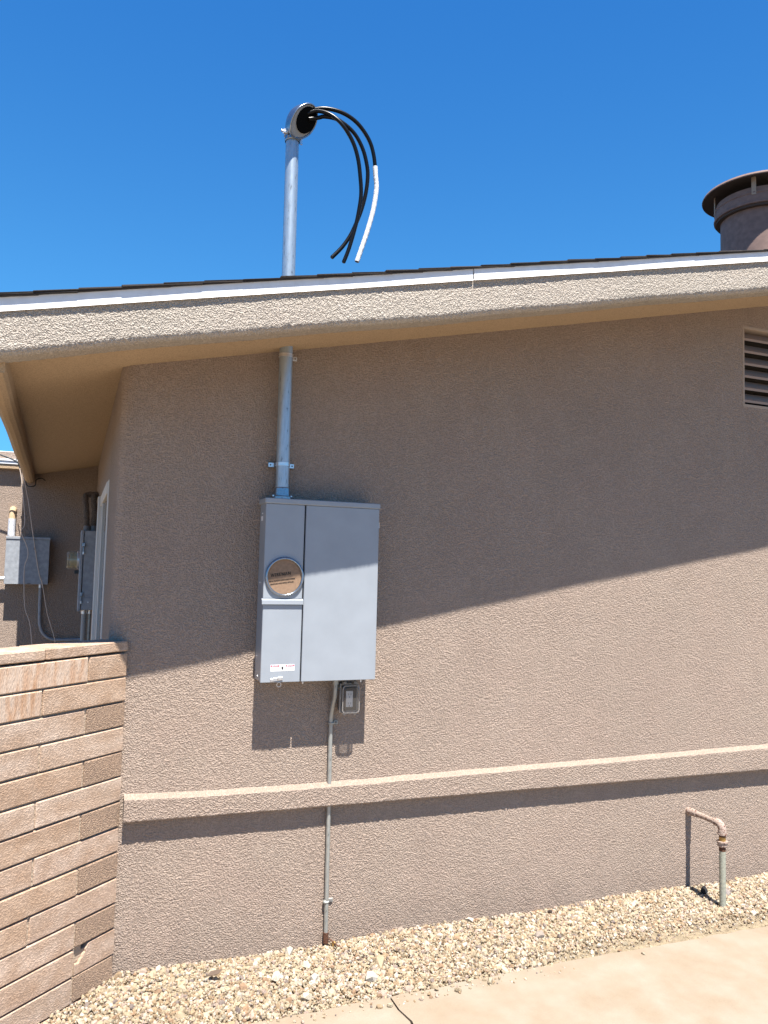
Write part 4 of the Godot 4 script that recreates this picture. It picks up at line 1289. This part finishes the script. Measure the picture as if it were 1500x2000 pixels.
func build_gravel():
	var r := RandomNumberGenerator.new()
	r.seed = 2024
	var sizes := [[0.0145, 15000], [0.0108, 32000], [0.0072, 34000]]
	for k in 3:
		var mm := MultiMesh.new()
		mm.transform_format = MultiMesh.TRANSFORM_3D
		mm.use_colors = true
		mm.mesh = stone_mesh(11 + k, 0.13)
		var xf := []
		var cols := []
		for i in sizes[k][1]:
			var x := r.randf_range(-0.75, 5.4)
			var z := r.randf_range(-0.01, 0.56)
			var d := z / 0.49
			# brick wall keeps stones out on its far side
			var side := (x - 0.2303) * cos(deg_to_rad(48.2)) + (z - 0.012) * sin(deg_to_rad(48.2))
			if side < 0.0: continue
			# sandy strip beside the pavement at the right
			var sand := smoothstep(1.7, 2.6, x) * smoothstep(0.62, 0.95, d)
			if r.randf() < sand * 0.9: continue
			if d > 1.0 and r.randf() < 0.9: continue
			if d > 0.9 and r.randf() < 0.35: continue
			var s: float = sizes[k][0] * exp(r.randfn(0.0, 0.36))
			if sand > 0.3: s *= 0.7
			var heap := 0.014 * (1.0 - clampf(d, 0, 1)) + 0.007 * sin(x * 5.0 + z * 9.0) * (1.0 - d)
			var y := -0.010 + heap + r.randf_range(-0.006, 0.007)
			if d > 1.0: y = s * 0.25
			if sand > 0.3: y -= 0.004
			var b := Basis.from_euler(Vector3(r.randf() * TAU, r.randf() * TAU, r.randf() * TAU)).scaled_local(Vector3(s * r.randf_range(0.9, 1.45), s * r.randf_range(0.55, 0.9), s))
			xf.append(Transform3D(b, Vector3(x, y, z)))
			cols.append(stone_color(r))
		mm.instance_count = xf.size()
		for i in xf.size():
			mm.set_instance_transform(i, xf[i])
			mm.set_instance_color(i, cols[i])
		var o := MultiMeshInstance3D.new()
		o.name = numbered("gravel")
		o.multimesh = mm
		o.material_override = M.stone
		o.set_meta("kind", "stuff")
		o.set_meta("label", ["coarse tan gravel strip between house wall and pavement", "middle grade tan gravel strip along the house wall", "fine tan gravel and grit along the house wall"][k])
		o.set_meta("category", "gravel")
		add_child(o)
	# larger stones one can pick out
	var big := [[2.099, 0.242, 0.045, "grey-tan stone lying alone near the sandy edge, right of the crack"], [0.858, 0.208, 0.046, "pale stone in the gravel to the right of the dead leaf"], [1.00, 0.1686, 0.042, "cream stone in front of the thin conduit's foot, left of it"], [1.225, 0.34, 0.05, "white block-shaped stone just behind the pavement crack"], [1.0, 0.278, 0.04, "white stone midway between conduit foot and pavement"], [-0.051, 0.207, 0.05, "grey stone at the foot of the block wall"], [3.33, 0.13, 0.055, "flat grey stone behind the gas pipe, right of it"], [0.93, 0.40, 0.042, "pale stone near the pavement edge, left of the crack"], [3.235, 0.085, 0.05, "dark stone in the gas pipe's shadow by the wall"]]
	for i in big.size():
		var g: Array = big[i]
		var mm := stone_mesh(40 + i, 0.10)
		var o := put("stone", mm, null)
		var m := StandardMaterial3D.new()
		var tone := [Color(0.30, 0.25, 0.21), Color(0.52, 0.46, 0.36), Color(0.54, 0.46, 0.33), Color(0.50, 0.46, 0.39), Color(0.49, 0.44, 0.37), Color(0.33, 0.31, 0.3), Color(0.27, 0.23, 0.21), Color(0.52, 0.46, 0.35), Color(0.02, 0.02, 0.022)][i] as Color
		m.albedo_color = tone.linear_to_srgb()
		m.roughness = 0.9
		tri(m, Vector3.ONE * 14.0, null, M.stone.heightmap_texture, 0.15, false)
		o.material_override = m
		o.transform = Transform3D(Basis.from_euler(Vector3(0.3 * i, 1.1 * i, 0.2 * i)).scaled_local(Vector3(g[2] * 1.3, g[2] * 0.8, g[2])), Vector3(g[0], 0.008, g[1]))
		tag(o, g[3], "stone", "larger stones in the gravel")
	# dead leaf
	var lf := MB.new()
	var c := Vector3(0.613, 0.026, 0.146)
	var pts := [Vector3(-0.026, -0.006, -0.008), Vector3(-0.012, 0.004, -0.016), Vector3(0.01, 0.008, -0.012), Vector3(0.03, 0.014, 0.004), Vector3(0.012, 0.003, 0.011), Vector3(-0.01, -0.001, 0.008)]
	var pw := []
	for q in pts: pw.append(c + q * 1.1)
	lf.poly(pw, Vector3.UP)
	var pd := []
	for q in pw: pd.append(q - Vector3(0, 0.0012, 0))
	lf.poly(pd, Vector3.DOWN)
	tag(obj("dead_leaf", lf, M.leaf_brown), "small dark dead leaf lying on the gravel near the block wall", "leaf")

func _ready():
	# ---- camera
	var cam := Camera3D.new()
	cam.name = "camera"
	add_child(cam)
	var yaw := deg_to_rad(21.4)
	var pitch := deg_to_rad(4.04)
	var roll := deg_to_rad(1.44)
	var fwd := Vector3(sin(yaw) * cos(pitch), sin(pitch), -cos(yaw) * cos(pitch))
	var rt := fwd.cross(Vector3.UP).normalized()
	var up := rt.cross(fwd)
	var r2 := rt * cos(roll) + up * sin(roll)
	var u2 := up * cos(roll) - rt * sin(roll)
	cam.transform = Transform3D(Basis(r2, u2, -fwd), Vector3(0, 1.7, 3.48))
	cam.fov = rad_to_deg(2.0 * atan(1000.0 / 1530.0))
	cam.near = 0.05
	cam.far = 1500.0
	cam.current = true
	# ---- sky, sun, exposure
	var we := WorldEnvironment.new()
	we.name = "world_environment"
	var env := Environment.new()
	env.background_mode = Environment.BG_SKY
	var sky := Sky.new()
	var ps := ProceduralSkyMaterial.new()
	ps.sky_top_color = lin(0.010, 0.071, 0.237)
	ps.sky_horizon_color = lin(0.09, 0.33, 0.59)
	ps.sky_curve = 0.18
	ps.sky_energy_multiplier = 1.0
	ps.ground_bottom_color = lin(0.35, 0.28, 0.2)
	ps.ground_horizon_color = lin(0.45, 0.42, 0.38)
	ps.ground_energy_multiplier = 1.0
	ps.sun_angle_max = 1.0
	sky.sky_material = ps
	env.sky = sky
	env.tonemap_mode = Environment.TONE_MAPPER_LINEAR
	env.tonemap_exposure = 2.6
	env.sdfgi_enabled = true
	env.ssao_enabled = true
	env.ssil_enabled = true
	we.environment = env
	add_child(we)
	var sun := DirectionalLight3D.new()
	sun.name = "sun"
	sun.light_color = Color(1.0, 0.978, 0.945)
	sun.light_energy = 1.6
	sun.light_angular_distance = 0.5
	sun.shadow_enabled = true
	add_child(sun)
	sun.look_at_from_position(Vector3.ZERO, Vector3(0.01, -2.45, -1.0), Vector3(1, 0, 0))
	# ---- noise for the stucco
	lump.seed = 4; lump.noise_type = FastNoiseLite.TYPE_SIMPLEX_SMOOTH; lump.frequency = 74.0
	lump.fractal_type = FastNoiseLite.FRACTAL_NONE
	grain.seed = 8; grain.noise_type = FastNoiseLite.TYPE_SIMPLEX_SMOOTH; grain.frequency = 82.0
	grain.fractal_type = FastNoiseLite.FRACTAL_NONE
	blotch.seed = 15; blotch.frequency = 1.1
	make_materials()
	build_ground()
	build_house()
	build_wing()
	build_block_wall()
	build_gravel()
	build_flue()
	build_panel()
	build_outlet()
	build_mast()
	build_ground_conduit()
	build_gas_pipe()
	build_alcove()
